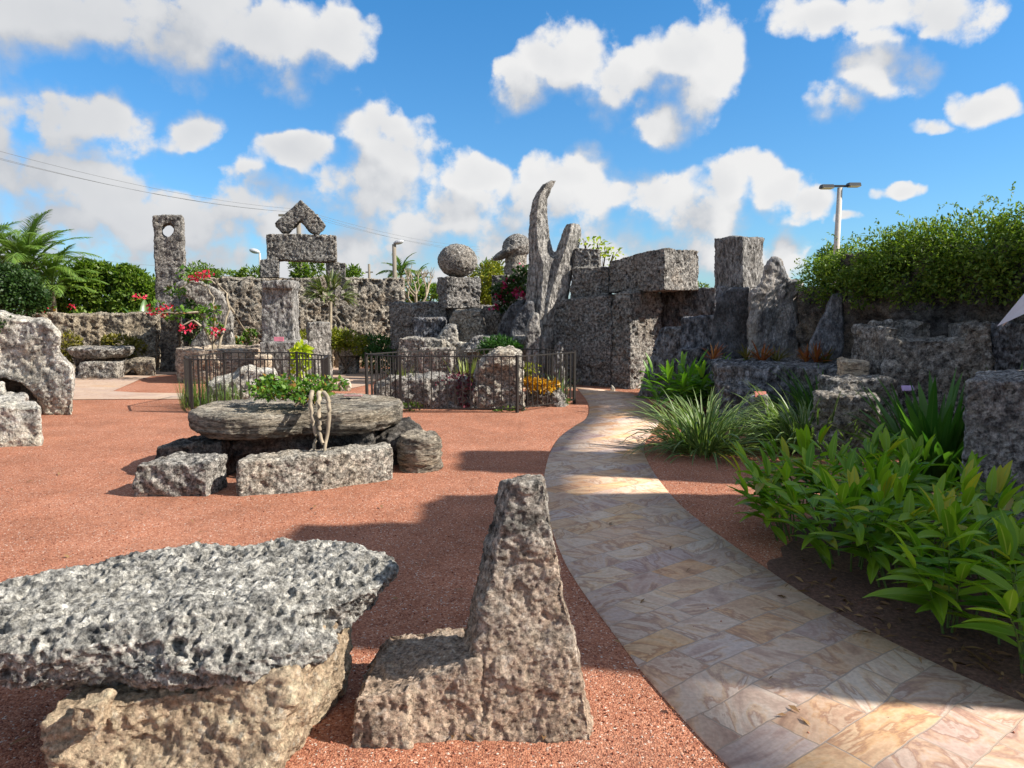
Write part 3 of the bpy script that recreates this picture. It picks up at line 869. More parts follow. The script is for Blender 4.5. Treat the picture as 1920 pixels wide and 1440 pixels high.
def boxmesh(name, x0, x1, y0, y1, z0, z1, m, parent=None, base=None, bev=.004, xf=None):
    bm = bmesh.new(); box(bm, x0, x1, y0, y1, z0, z1)
    bmesh.ops.recalc_face_normals(bm, faces=bm.faces)
    if bev: bmesh.ops.bevel(bm, geom=list(bm.edges), offset=bev, segments=2, affect='EDGES')
    if xf: bmesh.ops.transform(bm, matrix=xf, verts=bm.verts)
    me = bpy.data.meshes.new(name); bm.to_mesh(me); bm.free()
    return link(name, me, M[m], parent, base)

rng = random.Random(11)

# ================================================================== GROUND
def ring(r, n=48): return [(r * math.cos(2 * math.pi * i / n), 12 + r * math.sin(2 * math.pi * i / n)) for i in range(n)]
sheet('ground', ring(900), -.012, 'lawn')
sheet('gravel_court', [(-22, -12), (14, -12), (14, 26), (-22, 26)], 0.0, 'gravel')

pl = [(1083, 729), (1098, 748), (1105, 765), (1100, 785), (1076, 801), (1050, 821), (1032, 850), (1022, 885), (1020, 915), (1025, 950), (1037, 1000),
      (1062, 1060), (1100, 1120), (1152, 1190), (1212, 1270), (1300, 1370), (1368, 1440), (1560, 1640), (1900, 2000)]
pr = [(1178, 737), (1212, 752), (1234, 775), (1236, 792), (1224, 810), (1211, 828), (1208, 850), (1224, 885), (1262, 935), (1302, 972), (1360, 1015),
      (1425, 1061), (1505, 1116), (1600, 1170), (1700, 1222), (1800, 1270), (1920, 1322), (2250, 1460), (2900, 1720)]
def path_mesh():
    def spl(pts, n=90):
        P = [gnd(*p) for p in pts]
        out = []
        for i in range(len(P) - 1):
            p0, p1, p2, p3 = P[max(0, i - 1)], P[i], P[i + 1], P[min(len(P) - 1, i + 2)]
            for k in range(6):
                t = k / 6
                out.append(.5 * ((2 * p1) + (p2 - p0) * t + (2 * p0 - 5 * p1 + 4 * p2 - p3) * t * t + (3 * p1 - p0 - 3 * p2 + p3) * t ** 3))
        out.append(P[-1]); return out
    a, b = spl(pl), spl(pr)
    # the far end bends left behind the fence towards the patio
    a = [Vector((-2.2, 15.2, 0)), Vector((0.2, 14.85, 0))] + a
    b = [Vector((-2.2, 16.0, 0)), Vector((0.9, 15.75, 0))] + b
    V, Fq = [], []
    for p, q in zip(a, b):
        V += [(p.x, p.y, .012), (q.x, q.y, .012), (p.x, p.y, -.02), (q.x, q.y, -.02)]
    for i in range(len(a) - 1):
        j = 4 * i
        Fq += [(j, j + 1, j + 5, j + 4), (j, j + 4, j + 6, j + 2), (j + 1, j + 3, j + 7, j + 5)]
    me = mesh_np('path', V, Fq, False)
    return tag(link('path', me, M['path']), kind='structure')
path_mesh()
sheet('patio', [tuple(gnd(*p)[:2]) for p in [(60, 752), (140, 750), (235, 749), (345, 749), (345, 738), (260, 737), (212, 734), (240, 722), (262, 712), (285, 706), (320, 703), (420, 695), (420, 688), (200, 688), (60, 695)]], .010, 'patio')
sheet('patio', [tuple(gnd(*p)[:2]) for p in [(560, 732), (662, 728), (690, 722), (730, 700), (730, 692), (640, 690), (560, 690)]], .008, 'patio')

def soil():
    rq = random.Random(9)
    P = [gnd(*p) for p in [(1440, 1068), (1475, 1020), (1500, 985), (1560, 940), (1640, 925), (1800, 900), (2100, 900), (2600, 1500), (2300, 1478), (1930, 1328), (1800, 1272), (1690, 1217), (1600, 1171), (1505, 1114)]]
    out = []
    for i, p in enumerate(P):
        q = P[(i + 1) % len(P)]
        n = max(1, int((q - p).length / .09)) if i < 6 else 1
        for j in range(n):
            v = p.lerp(q, j / n)
            if i < 6: v += Vector((rq.uniform(-.03, .03), rq.uniform(-.03, .03), 0))
            out.append((v.x, v.y))
    sheet('soil', out, .005, 'soil')
soil()

# loose gravel near the camera
def loose_gravel():
    rs = np.random.RandomState(3)
    n = 26000
    y = 1.9 + 6.5 * rs.rand(n) ** 1.7
    x = (rs.rand(n) * 2 - 1) * (.8 * y) - .1
    # keep off the path
    pr_ = [gnd(*p) for p in pl]; py_ = np.array([p.y for p in pr_])[::-1]; px_ = np.array([p.x for p in pr_])[::-1]
    qr_ = [gnd(*p) for p in pr]; qy_ = np.array([p.y for p in qr_])[::-1]; qx_ = np.array([p.x for p in qr_])[::-1]
    lo = np.interp(y, py_, px_) + .05 * rs.rand(n) ** 6; hi = np.interp(y, qy_, qx_) - .08 * rs.rand(n) ** 6
    k = (x < lo) | (x > hi) | (rs.rand(n) < .004)
    x, y, lo, hi = x[k], y[k], lo[k], hi[k]; n = len(x)
    r = (.0022 + .0042 * rs.rand(n) ** 2.6)
    oc = np.array([(1, 0, 0), (-1, 0, 0), (0, 1, 0), (0, -1, 0), (0, 0, 1), (0, 0, -1)], float)
    fc = np.array([(0, 2, 4), (2, 1, 4), (1, 3, 4), (3, 0, 4), (2, 0, 5), (1, 2, 5), (3, 1, 5), (0, 3, 5)])
    sc_ = .6 + .8 * rs.rand(n, 6, 1)
    a = rs.rand(n) * 6.28; ca, sa = np.cos(a), np.sin(a)
    V = oc[None] * sc_ * r[:, None, None]
    X = V[..., 0] * ca[:, None] - V[..., 1] * sa[:, None]; Y = V[..., 0] * sa[:, None] + V[..., 1] * ca[:, None]
    V = np.stack([X + x[:, None], Y + y[:, None], V[..., 2] + r[:, None] * .4 + np.where((x > lo) & (x < hi), .012, 0)[:, None]], -1).reshape(-1, 3)
    Fq = (fc[None] + 6 * np.arange(n)[:, None, None]).reshape(-1, 3)
    tag(link('gravel', mesh_np('gravel', V, Fq, False), M['stone']), kind='stuff')
loose_gravel()

# ================================================================== FOREGROUND STONE TABLE
ft = thing('stone_table', (-1.25, 2.75, 0), 'grey pitted stone table with oval top on a tan base in the near foreground', 'table')
def fg_slab(bm):
    out = []
    for i in range(40):
        a = 2 * math.pi * i / 40
        x, y = math.cos(a), math.sin(a)
        rx = .83; ry = .42
        x2 = -1.335 + rx * math.copysign(abs(x) ** .8, x); y2 = 2.86 + ry * math.copysign(abs(y) ** .85, y) + .18 * x
        out.append((x2, y2))
    plan_slab(bm, out, .26, .53, bev=.34, tilt=(.015, .06), bot=.93)
    ell(bm, Vector((-1.12, 2.66, .36)), (.48, .26, .13))
rock('tabletop', fg_slab, .0068, 'fg_slab', parent=ft, rough=.028, rf=4.5, pit=.038, pf=16, fine=.010, sm=4, pitr=.60)
def fg_base(bm):
    hexa(bm, [(-1.55, 2.32, -.05), (-.84, 2.3, -.05), (-.70, 2.95, -.05), (-1.5, 3.0, -.05),
              (-1.6, 2.38, .22), (-.76, 2.48, .34), (-.64, 2.95, .42), (-1.45, 2.95, .38)])
rock('base', fg_base, .010, 'fg_base', parent=ft, rough=.035, rf=3, pit=.007, pf=15, fine=.007, sm=4, flake=(.012, 2.4))
def wedge(bm):
    hexa(bm, [(-1.47, 2.31, .21), (-1.36, 2.29, .21), (-1.36, 2.42, .21), (-1.47, 2.42, .21),
              (-1.46, 2.32, .30), (-1.37, 2.31, .285), (-1.36, 2.42, .30), (-1.46, 2.42, .30)])
rock('wedge_stone', wedge, .008, 'fg_base', 'small tan stone wedged between the oval tabletop and its base', 'stone', rough=.02, rf=8, pit=.006, pf=20, fine=.004, sm=5)

# ================================================================== FOREGROUND STONE CHAIR
def chair_rock(bm):
    yf, yb = 2.61, 3.1
    def p(px, py, y): return at(px, py, y)
    def X(px): return (px - 960) / F * 2.76
    # backrest: tall wedge leaning to a narrow peak
    hexa(bm, [atz(850, yf, -.05), atz(1116, yf - .02, -.05), atz(1092, yb, -.05), atz(838, yb, -.05),
              at(958, 908, yf + .19), at(1021, 908, yf + .19), at(1014, 892, yf + .36), at(936, 901, yf + .38)])
    # seat, low and sloping to the left
    hexa(bm, [atz(644, yf - .04, -.05), atz(900, yf, -.05), atz(900, yb + .1, -.05), atz(668, yb + .1, -.05),
              at(664, 1308, yf + .01), at(900, 1238, yf + .04), at(900, 1168, yb + .08), at(728, 1186, yb + .08)])
    hexa(bm, [atz(646, yf - .06, -.05), atz(770, yf - .05, -.05), atz(780, yf + .2, -.05), atz(650, yf + .25, -.05),
              at(668, 1312, yf - .02), at(765, 1290, yf - .01), at(780, 1255, yf + .2), at(680, 1270, yf + .2)])
rock('stone_chair', chair_rock, .007, 'chair', 'dark weathered stone chair with tall tapered back beside the path', 'stone chair',
     rough=.012, rf=3, pit=.004, pf=24, fine=.005, stri=(.006, 14, 40, 4), sm=3, flake=(.010, 2.2))

# ================================================================== HEART TABLE WITH PLANT
ht = thing('stone_table', (-2.2, 7.55, 0), 'big heart shaped stone table with a leafy shrub growing over its top', 'table')
def heart(bm):
    pts = [(-3.24, 7.5), (-3.17, 7.15), (-2.95, 6.88), (-2.65, 6.78), (-2.35, 6.8), (-2.15, 6.88), (-2.0, 6.98), (-1.9, 7.01), (-1.8, 6.98), (-1.62, 6.96), (-1.38, 7.06), (-1.2, 7.3),
           (-1.12, 7.6), (-1.2, 7.95), (-1.45, 8.25), (-1.95, 8.45), (-2.45, 8.4), (-2.9, 8.15), (-3.17, 7.85)]
    c = Vector((-2.18, 7.6)); rings = []
    for z, k in ((.39, .90), (.46, .985), (.56, 1.0), (.612, .995), (.63, .975)):
        rings.append([Vector((c.x + (x - c.x) * k, c.y + (y - c.y) * k, z + .012 * (x - c.x) + .012 * (y - c.y))) for x, y in pts])
    loft(bm, rings)
rock('tabletop', heart, .0145, 'ht_slab', parent=ht, rough=.012, rf=3, pit=.008, pf=11, fine=.005, stri=(.010, 3, 5, 32), sm=1)
def hbase(bm):
    hexa(bm, [(-2.7, 7.15, -.05), (-1.5, 7.2, -.05), (-1.45, 8.1, -.05), (-2.6, 8.1, -.05),
              (-2.75, 7.1, .42), (-1.35, 7.25, .42), (-1.35, 8.15, .42), (-2.7, 8.1, .42)])
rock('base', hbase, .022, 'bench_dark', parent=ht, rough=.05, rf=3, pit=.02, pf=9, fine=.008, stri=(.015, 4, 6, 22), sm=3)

benches = 'stone seats around the heart shaped table'
def b1(bm): qblk(bm, (252, None), (388, None), (390, 868), (252, 872), 6.23, 6.2, .42)
rock('corner_bench', b1, .014, 'bench', 'square pitted stone seat left of the long curved bench', 'stone seat', group=benches, rough=.035, rf=5, pit=.018, pf=10, fine=.008, sm=3)
def b2(bm):
    a, b, c = atz(446, 6.22, 0), atz(600, 6.42, 0), atz(737, 6.85, 0)
    d = Vector((-.12, .36, 0)); d2 = Vector((-.06, .36, 0))
    rings = []
    for p, dd, h in ((a, d2, .30), (b, d, .31), (c, d, .31)):
        rings.append([p + Vector((0, 0, -.05)), p + dd + Vector((0, 0, -.05)), p + dd + Vector((0, 0, h)), p + Vector((0, 0.02, h))])
    loft(bm, rings)
rock('stone_bench', b2, .014, 'bench', 'long curved grey stone bench in front of the heart table', 'stone bench', group=benches, rough=.025, rf=4, pit=.014, pf=10, fine=.008, sm=4)
def b3(bm):
    rings = []
    c = atz(788, 7.35, 0)
    for z, r in ((-.05, .20), (.1, .225), (.28, .22), (.36, .19)):
        rings.append([Vector((c.x + r * math.cos(a), c.y + r * 1.1 * math.sin(a), z)) for a in [2 * math.pi * i / 20 for i in range(20)]])
    loft(bm, rings)
rock('stone_stump', b3, .013, 'stump', 'round ribbed stone stump at the right end of the heart table', 'stone stump', group=benches, rough=.02, rf=4, pit=.014, pf=9, fine=.007, stri=(.016, 4, 4, 26), sm=3)
def b4(bm):
    hexa(bm, [(-1.55, 7.4, -.05), (-1.05, 7.55, -.05), (-1.1, 8.5, -.05), (-1.5, 8.4, -.05), (-1.45, 7.45, .3), (-1.12, 7.5, .36), (-1.15, 8.4, .4), (-1.45, 8.3, .36)])
    ell(bm, Vector((-1.2, 7.75, .24)), (.26, .4, .20))
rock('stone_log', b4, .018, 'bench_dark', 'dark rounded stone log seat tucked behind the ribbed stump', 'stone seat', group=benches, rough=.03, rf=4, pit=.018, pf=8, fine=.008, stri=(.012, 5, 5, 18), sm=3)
def b5(bm):
    hexa(bm, [(-3.5, 6.95, -.05), (-2.75, 6.85, -.05), (-2.7, 7.3, -.05), (-3.45, 7.6, -.05), (-3.42, 7.0, .28), (-2.75, 6.9, .36), (-2.7, 7.3, .36), (-3.4, 7.55, .3)])
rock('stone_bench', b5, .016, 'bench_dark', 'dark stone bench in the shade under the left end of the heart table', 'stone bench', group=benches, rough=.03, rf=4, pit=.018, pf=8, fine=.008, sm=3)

# shrub growing over the table, three woody stems hanging over its front
sh = thing('leafy_shrub', (-2.15, 7.3, .64), 'leafy green shrub with pale bare stems hanging over the front of the heart table', 'shrub')
def stem_path(pts, r0, r1):
    n = len(pts); out = []
    for i in range(n):
        out.append((pts[i], r0 + (r1 - r0) * i / (n - 1)))
    return out
for k, pts in enumerate([
        [at(585, 735, 6.93), at(582, 752, 6.81), at(588, 790, 6.73), at(592, 818, 6.71), at(588, 848, 6.65)],
        [at(597, 735, 6.93), at(598, 755, 6.79), at(600, 790, 6.71), at(599, 812, 6.68), at(606, 832, 6.63)],
        [at(608, 736, 6.93), at(616, 752, 6.79), at(618, 775, 6.71), at(614, 812, 6.69), at(609, 850, 6.63)]]):
    q = []
    for i in range(len(pts) - 1):
        for j in range(4):
            t = j / 4; p = pts[i].lerp(pts[i + 1], t)
            q.append(p + Vector([rng.uniform(-.006, .006) for _ in range(3)]))
    q.append(pts[-1])
    tubes('stem', [stem_path(q, .023, .015)], 'bark', parent=sh, sides=8)
ells = []
for (px, py, Y, r) in [(495, 722, 7.35, .16), (520, 712, 7.5, .2), (555, 722, 7.3, .2), (590, 715, 7.4, .2), (620, 712, 7.5, .15), (540, 730, 7.1, .15), (575, 735, 7.1, .14), (610, 728, 7.2, .12), (500, 735, 7.1, .11), (635, 718, 7.5, .09)]:
    p = at(px, py, Y); ells.append((p.x, p.y, p.z - .03, r * 1.05, r * .9, r * .38))
foliage('foliage', ells, 1250, .052, .034, 'rose', parent=sh, seed=5, clump=.35, cf=5, shell=.3, zmin=.66)
pth = []
for e in ells:
    a = Vector((-2.02 + rng.uniform(-.1, .1), 7.15 + rng.uniform(-.1, .1), .67)); b = Vector(e[:3])
    pth.append([(a, .012), (a.lerp(b, .5) + Vector((0, 0, .03)), .009), (b, .004)])
tubes('branch', pth, 'bark_dark', parent=sh, sides=5)
tag(boxmesh('plaque', -.10, .10, -.05, .05, 0, .012, 'sign_dull', None, (0, 0, 0)), 'flat red plaque lying on the heart table near its right back edge', 'plaque').location = (-1.72, 7.95, .665)

# ================================================================== LEFT EDGE ROCKS
def lr1(bm):
    ext(bm, [(-140, None), (-140, 560), (-40, 575), (20, 592), (90, 600), (112, 625), (112, 662), (136, 690), (138, 745), (137, None), (82, None), (72, 748), (48, 722), (10, 705), (-20, 708), (-30, None)], 11.5, 1.7, bev=.05)
    qblk(bm, (-140, None), (84, None), (80, 700), (-140, 690), 12.0, 12.0, .9, dv=(-.5, .9, 0))
    qblk(bm, (-140, None), (-8, None), (-8, 700), (-140, 690), 11.3, 11.3, .9, dv=(-.6, .9, 0))
rock('stone_throne', lr1, .026, 'pale', 'large pale rock throne with an undercut foot at the left edge', 'stone throne', rough=.05, rf=2.2, pit=.022, pf=10, fine=.016, sm=2)
def lr2(bm): qblk(bm, (-60, None), (78, None), (76, 765), (-60, 758), 8.5, 8.6, .8, dv=(-.56, .8, 0), top_scale=.95)
rock('stone_block', lr2, .018, 'pale', 'pale rough stone block on the gravel in front of the rock throne', 'stone block', rough=.05, rf=3, pit=.01, pf=8, fine=.008, sm=4)
def lr3(bm): qblk(bm, (-40, None), (46, None), (48, 752), (-30, 745), 9.9, 10.0, .7, dv=(-.46, .7, 0))
rock('stone_block', lr3, .02, 'pale', 'small pale stone block between the front block and the rock throne', 'stone block', rough=.05, rf=3, pit=.012, pf=8, fine=.008, sm=3)
def lr4(bm): ext(bm, [(-60, None), (-60, 715), (8, 718), (12, 752), (6, None)], 10.6, .6)
rock('stone_block', lr4, .02, 'pale', 'upright stone block half out of view under the rock throne', 'stone block', rough=.04, rf=3, pit=.012, pf=8, fine=.008, sm=3)

# ================================================================== LEFT BACK: low wall, table, shrubs
def lw(bm):
    x = 40
    while x < 300:
        w = rng.uniform(42, 62); x1 = min(302, x + w)
        qblk(bm, (x, None), (x1 - 1, None), (x1 - 1, 587 + rng.uniform(-2, 2)), (x, 587 + rng.uniform(-2, 2)), 18.75 + .6 * (x - 40) / 260 + rng.uniform(-.03, .03), 18.83 + .6 * (x - 40) / 260, .7)
        x = x1
rock('stone_wall', lw, m='wall_lit', label='low pale stone wall under the dark hedge behind the stone bench table', cat='wall', **{**FAR, 'pit': .06})
lt = thing('stone_table', tuple(atz(187, 17.9, 0)), 'low stone table with a thick top against the low back wall', 'table')
def lts(bm):
    a, b = atz(128, 17.8, .5), atz(246, 17.8, .5)
    c = (a + b) / 2; r = (b.x - a.x) / 2
    plan_slab(bm, [(c.x + r * math.copysign(abs(math.cos(q)) ** .7, math.cos(q)), c.y + .1 + .62 * math.sin(q)) for q in [2 * math.pi * i / 28 for i in range(28)]], .44, .70, bev=.12, bot=.82)
rock('tabletop', lts, .028, 'bench', parent=lt, rough=.03, rf=3, pit=.03, pf=7, fine=.01, sm=2)
def ltb(bm): a = atz(187, 17.9, 0); box(bm, a.x - .55, a.x + .5, 17.8, 18.3, -.05, .46)
rock('base', ltb, .03, 'bench_dark', parent=lt, rough=.05, rf=3, pit=.03, pf=7, fine=.01, sm=2)
def ltc(bm): qblk(bm, (146, None), (218, None), (217, 679), (147, 680), 17.1, 17.1, .4)
rock('stone_bench', ltc, .024, 'bench', 'small oblong stone bench in front of the low table by the back wall', 'stone bench', rough=.03, rf=4, pit=.025, pf=8, fine=.01, sm=2)
def ltd(bm):
    ext(bm, [(222, None), (232, 680), (252, 672), (290, 671), (292, None), (262, None), (248, 692)], 17.9, .6)
rock('stone_bench', ltd, .026, 'wall_lit', 'slanting undercut stone right of the low table by the back wall', 'stone', rough=.03, rf=4, pit=.025, pf=8, fine=.01, sm=2)

def bush(name, label, cat, ells_px, n, L, W, m, seed, group=None, stem=True, clump=.3, cf=1.6, shell=.5, zmin=.02, stem_m='bark_dark'):
    E = []
    for (px, py, Y, rx, ry, rz) in ells_px:
        p = at(px, py, Y); E.append((p.x, p.y, p.z, rx, ry, rz))
    bx = sum(e[0] for e in E) / len(E); by = sum(e[1] for e in E) / len(E)
    zb = 0 if zmin < .5 else zmin
    t = thing(name, (bx, by, zb), label, cat, group)
    foliage('foliage', E, n, L, W, m, parent=t, seed=seed, clump=clump, cf=cf, shell=shell, zmin=zmin)
    if stem:
        r2 = random.Random(seed)
        paths = []
        for e in E:
            a = Vector((bx + r2.uniform(-.15, .15), by + r2.uniform(-.1, .1), zb - .02)); b = Vector(e[:3])
            md = a.lerp(b, .55) + Vector((r2.uniform(-.1, .1), r2.uniform(-.1, .1), .05))
            R = .012 + .02 * max(e[3:])
            paths.append([(a, R * 1.6), (md, R), (b, R * .5)])
            for _ in range(3):
                c = b + Vector((r2.uniform(-1, 1) * e[3], r2.uniform(-1, 1) * e[4], r2.uniform(-.5, 1) * e[5])) * .7
                paths.append([(md.lerp(b, .5), R * .6), (b.lerp(c, .6), R * .35), (c, R * .15)])
        tubes('stem', paths, stem_m, parent=t, sides=5)
    return t

bush('low_shrub', 'yellowish shrub at the left end of the low stone table', 'shrub', [(128, 648, 18.2, .3, .3, .3), (122, 662, 18.2, .25, .3, .25)], 700, .09, .05, 'olive', 21)
bush('low_shrub', 'yellowish shrub spilling behind the right end of the low stone table', 'shrub', [(225, 645, 18.5, .4, .25, .22), (250, 655, 18.5, .3, .25, .25), (208, 640, 18.5, .2, .2, .12)], 900, .09, .05, 'olive', 22)

# ================================================================== OBELISK WITH A ROUND HOLE
def obelisk(bm):
    Y = 19.6
    q = [at(286, 403, Y), at(341, 402, Y), at(352, 590, Y), at(354, 655, Y), at(305, 655, Y), at(292, 590, Y)]
    hx, hz, hr = at(313.5, 431, Y).x, at(313.5, 431, Y).z, .165
    # upper slab as two halves around the hole
    D = .62; n = 24
    outl = [q[0], (q[0] + q[1]) / 2, q[1], q[1].lerp(q[2], .33), q[1].lerp(q[2], .66), q[2], (q[2] + q[5]) / 2, q[5], q[5].lerp(q[0], .33), q[5].lerp(q[0], .66)]
    # hole ring
    def strip(a0, a1, top):
        inner = [Vector((hx + hr * math.cos(a), Y, hz + hr * math.sin(a))) for a in [a0 + (a1 - a0) * i / 12 for i in range(13)]]
        return inner
    up = strip(math.pi, 0, True); dn = strip(math.pi, 2 * math.pi, False)
    Lm = Vector((at(287, 431, Y).x, Y, hz)); Rm = Vector((at(343, 431, Y).x, Y, hz))
    polys = [[q[0], Lm] + up + [Rm, q[1]], [Lm, q[5], q[2], Rm] + dn[::-1]]
    dv = Vector((-.14, .42, 0))
    for P in polys:
        f = [bm.verts.new(p) for p in P]; b = [bm.verts.new(p + dv) for p in P]
        bm.faces.new(f); bm.faces.new(b[::-1])
        for i in range(len(P)):
            j = (i + 1) % len(P); bm.faces.new((f[i], b[i], b[j], f[j]))
    qblk(bm, (305, None), (352, None), (353, 583), (294, 583), Y + .02, Y + .02, .6)
rock('stone_obelisk', obelisk, .032, 'mono', 'tall leaning stone pillar with a round hole through its top', 'obelisk', rough=.03, rf=2.5, pit=.03, pf=7, fine=.012, sm=1)

# ================================================================== MOON FOUNTAIN, CRESCENT ARCH
def fount(bm):
    c = Vector((-6.45, 17.0, 0)); ro, ri, h = 1.2, .85, .74
    n = 40
    pr_ = [(ri, -.05), (ro * .97, -.05), (ro, h * .6), (ro * .97, h), (ri, h)]
    R = []
    for i in range(n):
        a = 2 * math.pi * i / n
        R.append([bm.verts.new((c.x + r * math.cos(a), c.y + r * math.sin(a), z)) for r, z in pr_])
    for i in range(n):
        A, B_ = R[i], R[(i + 1) % n]
        for k in range(5):
            bm.faces.new((A[k], A[(k + 1) % 5], B_[(k + 1) % 5], B_[k]))
rock('stone_well', fount, .028, 'fount', 'round low stone well with a thick wall in front of the curved arch', 'well', rough=.03, rf=2.5, pit=.02, pf=7, fine=.01, stri=(.01, 3, 3, 18), sm=2)
def arch(bm):
    ext(bm, [(352, None), (438, None), (440, 640), (438, 600), (430, 570), (414, 546), (392, 533), (368, 525), (344, 525), (326, 531), (325, 541), (340, 551), (362, 560), (375, 575), (382, 594), (379, 620), (358, 645)], 18.0, .75, bev=.06)
rock('crescent_stone', arch, .028, 'grey', 'curved hook shaped grey stone bending left above the round well', 'stone sculpture', rough=.03, rf=2.5, pit=.025, pf=7, fine=.01, stri=(.012, 4, 4, 14), sm=3)
def archside(bm): qblk(bm, (300, None), (336, None), (335, 588), (300, 592), 18.8, 18.9, .5)
rock('stone_block', archside, .03, 'bench_dark', 'dark square stone block at the foot of the holed pillar', 'stone block', rough=.03, rf=3, pit=.025, pf=7, fine=.01, sm=2)

def bougainvillea(loc, label, branches, flowers, leaves, seed, fm, leafm='rose', nf=60, nl=40, fs=.11, group=None):
    """branches: pixel polylines at depth; flowers: (px,py,Y,r); leaves likewise"""
    t = thing('bougainvillea', loc, label, 'bougainvillea', group)
    r2 = random.Random(seed)
    paths = []
    for br in branches:
        pts = [at(*p) for p in br]; q = []
        for i in range(len(pts) - 1):
            for j in range(3):
                q.append(pts[i].lerp(pts[i + 1], j / 3) + Vector([r2.uniform(-.02, .02) for _ in range(3)]))
        q.append(pts[-1]); paths.append(stem_path(q, .035, .012))
    if paths: tubes('stem', paths, 'bark', parent=t, sides=6)
    E = []
    for (px, py, Y, r) in leaves:
        p = at(px, py, Y); E.append((p.x, p.y, p.z, r, r * .8, r * .7))
    if E: foliage('foliage', E, nl * len(E), .10, .07, leafm, parent=t, seed=seed, clump=.2, cf=4, shell=.2, zmin=.1)
    E = []
    for (px, py, Y, r) in flowers:
        p = at(px, py, Y); E.append((p.x, p.y, p.z, r * .75, r * .6, r * .45))
    foliage('blossom', E, int(nf * .5) * len(E), fs * .65, fs * .5, fm, parent=t, seed=seed + 1, clump=.1, cf=6, shell=.3, zmin=.1)
    return t
bougainvillea(tuple(atz(395, 17, 0)), 'sprawling red bougainvillea with bare twigs over the hooked stone and the well',
    [[(405, 690, 16.9), (398, 640, 16.8), (402, 590, 16.7), (400, 560, 16.8), (385, 535, 17.2), (360, 528, 17.4), (338, 540, 17.4)],
     [(405, 690, 16.9), (415, 630, 17.2), (430, 580, 17.3), (425, 550, 17.3), (405, 530, 17.2), (378, 522, 17.2)],
     [(402, 650, 16.9), (385, 615, 16.6), (362, 600, 16.5), (335, 612, 16.4)], [(402, 640, 16.9), (420, 622, 16.4), (415, 628, 16.3)],
     [(398, 600, 16.8), (370, 585, 16.5), (330, 588, 16.4), (290, 585, 16.4)], [(425, 560, 17.3), (445, 600, 17.6), (463, 622, 18.2)]],
    [(388, 514, 17.2, .2), (372, 518, 17.2, .2), (364, 521, 17.2, .16), (408, 624, 16.4, .2), (400, 632, 16.4, .13), (345, 617, 16.4, .15), (358, 614, 16.4, .13), (312, 574, 16.5, .15),
     (300, 588, 16.4, .18), (285, 586, 16.4, .15), (280, 578, 16.5, .12), (262, 558, 16.9, .17), (258, 562, 16.9, .12), (410, 618, 16.4, .13)],
    [(350, 515, 17.3, .22), (330, 545, 17.4, .2), (385, 520, 17.3, .15), (375, 590, 16.7, .2), (345, 588, 16.5, .18), (395, 582, 16.7, .2), (320, 590, 16.5, .16), (400, 612, 16.5, .2), (295, 575, 16.5, .14)], 31, 'bract_red', nf=38, nl=45, fs=.10)
bougainvillea(tuple(atz(75, 20.9, 0)), 'red bougainvillea peeping over the low wall beside the dark bush', [[(80, 680, 20.9), (78, 610, 20.9), (75, 570, 20.9)]],
    [(72, 570, 20.9, .24), (84, 574, 20.9, .2), (75, 590, 20.9, .2), (72, 602, 20.6, .2), (137, 575, 21, .13), (64, 585, 20.9, .15)], [(78, 580, 21, .35), (80, 596, 20.9, .25)], 33, 'bract_red', nf=40, nl=60)
bush('dark_climber', 'dark leafy creeper in the hollow between the holed pillar and the hooked stone', 'plant', [(362, 580, 18.9, .2, .15, .3), (366, 605, 18.9, .22, .15, .3), (358, 625, 18.9, .2, .15, .25)], 700, .09, .05, 'hedge_dark', 36, clump=.1)
bush('low_plant', 'small leafy climber at the wall foot between the hooked stone and the stone chair', 'plant', [(455, 648, 18.6, .25, .2, .2), (468, 632, 18.8, .18, .15, .2), (450, 662, 18.5, .25, .2, .15)], 500, .09, .06, 'rose', 35)

# ================================================================== BACK WALL AND TELESCOPE MONUMENT
def backwall(bm):
    x = 352
    while x < 752:
        x1 = min(758, x + rng.uniform(45, 64)); t = (x - 352) / 400
        Y = 19.5 + .9 * t
        qblk(bm, (x, None), (x1 - 1.2, None), (x1 - 1.2, 521 + rng.uniform(-2.5, 2.5)), (x, 521 + rng.uniform(-2.5, 2.5)), Y + rng.uniform(-.05, .05), Y + .1, .75)
        x = x1
rock('stone_wall', backwall, m='wall', label='high rough back wall of upright stone slabs below the gabled monument', cat='wall', **{**FAR, 'pit': .085, 'rough': .06})
mono_g = 'stones stacked into the gabled monument on the back wall'
def mk(label, name, poly, Y, D, **kw):
    def f(bm): ext(bm, poly, Y + .42, D - .1, bev=.015)
    p = dict(voxel=.026, rough=.02, rf=2.5, pit=.04, pf=9, fine=.014, sm=1); p.update(kw)
    return rock(name, f, m='mono', label=label, cat='stone', group=mono_g, **p)
mk('square stone block carrying the left end of the long lintel', 'stone_block', [(488, 521), (488, 487), (506, 485), (523, 487), (524, 521)], 19.65, .7)
mk('square stone block carrying the right end of the long lintel', 'stone_block', [(612, 522), (612, 492), (630, 491), (648, 494), (648, 522)], 19.85, .7)
mk('long oblong stone lintel laid across two square blocks', 'stone_lintel', [(500, 487), (499, 439), (565, 439), (631, 442), (632, 492), (565, 490)], 19.75, .8)
mk('chevron shaped stone standing like a gable on the lintel', 'chevron_stone', [(529, 437), (515, 420), (540, 396), (564, 376), (588, 397), (612, 422), (597, 440), (585, 437), (564, 413), (541, 437)], 19.85, .7)

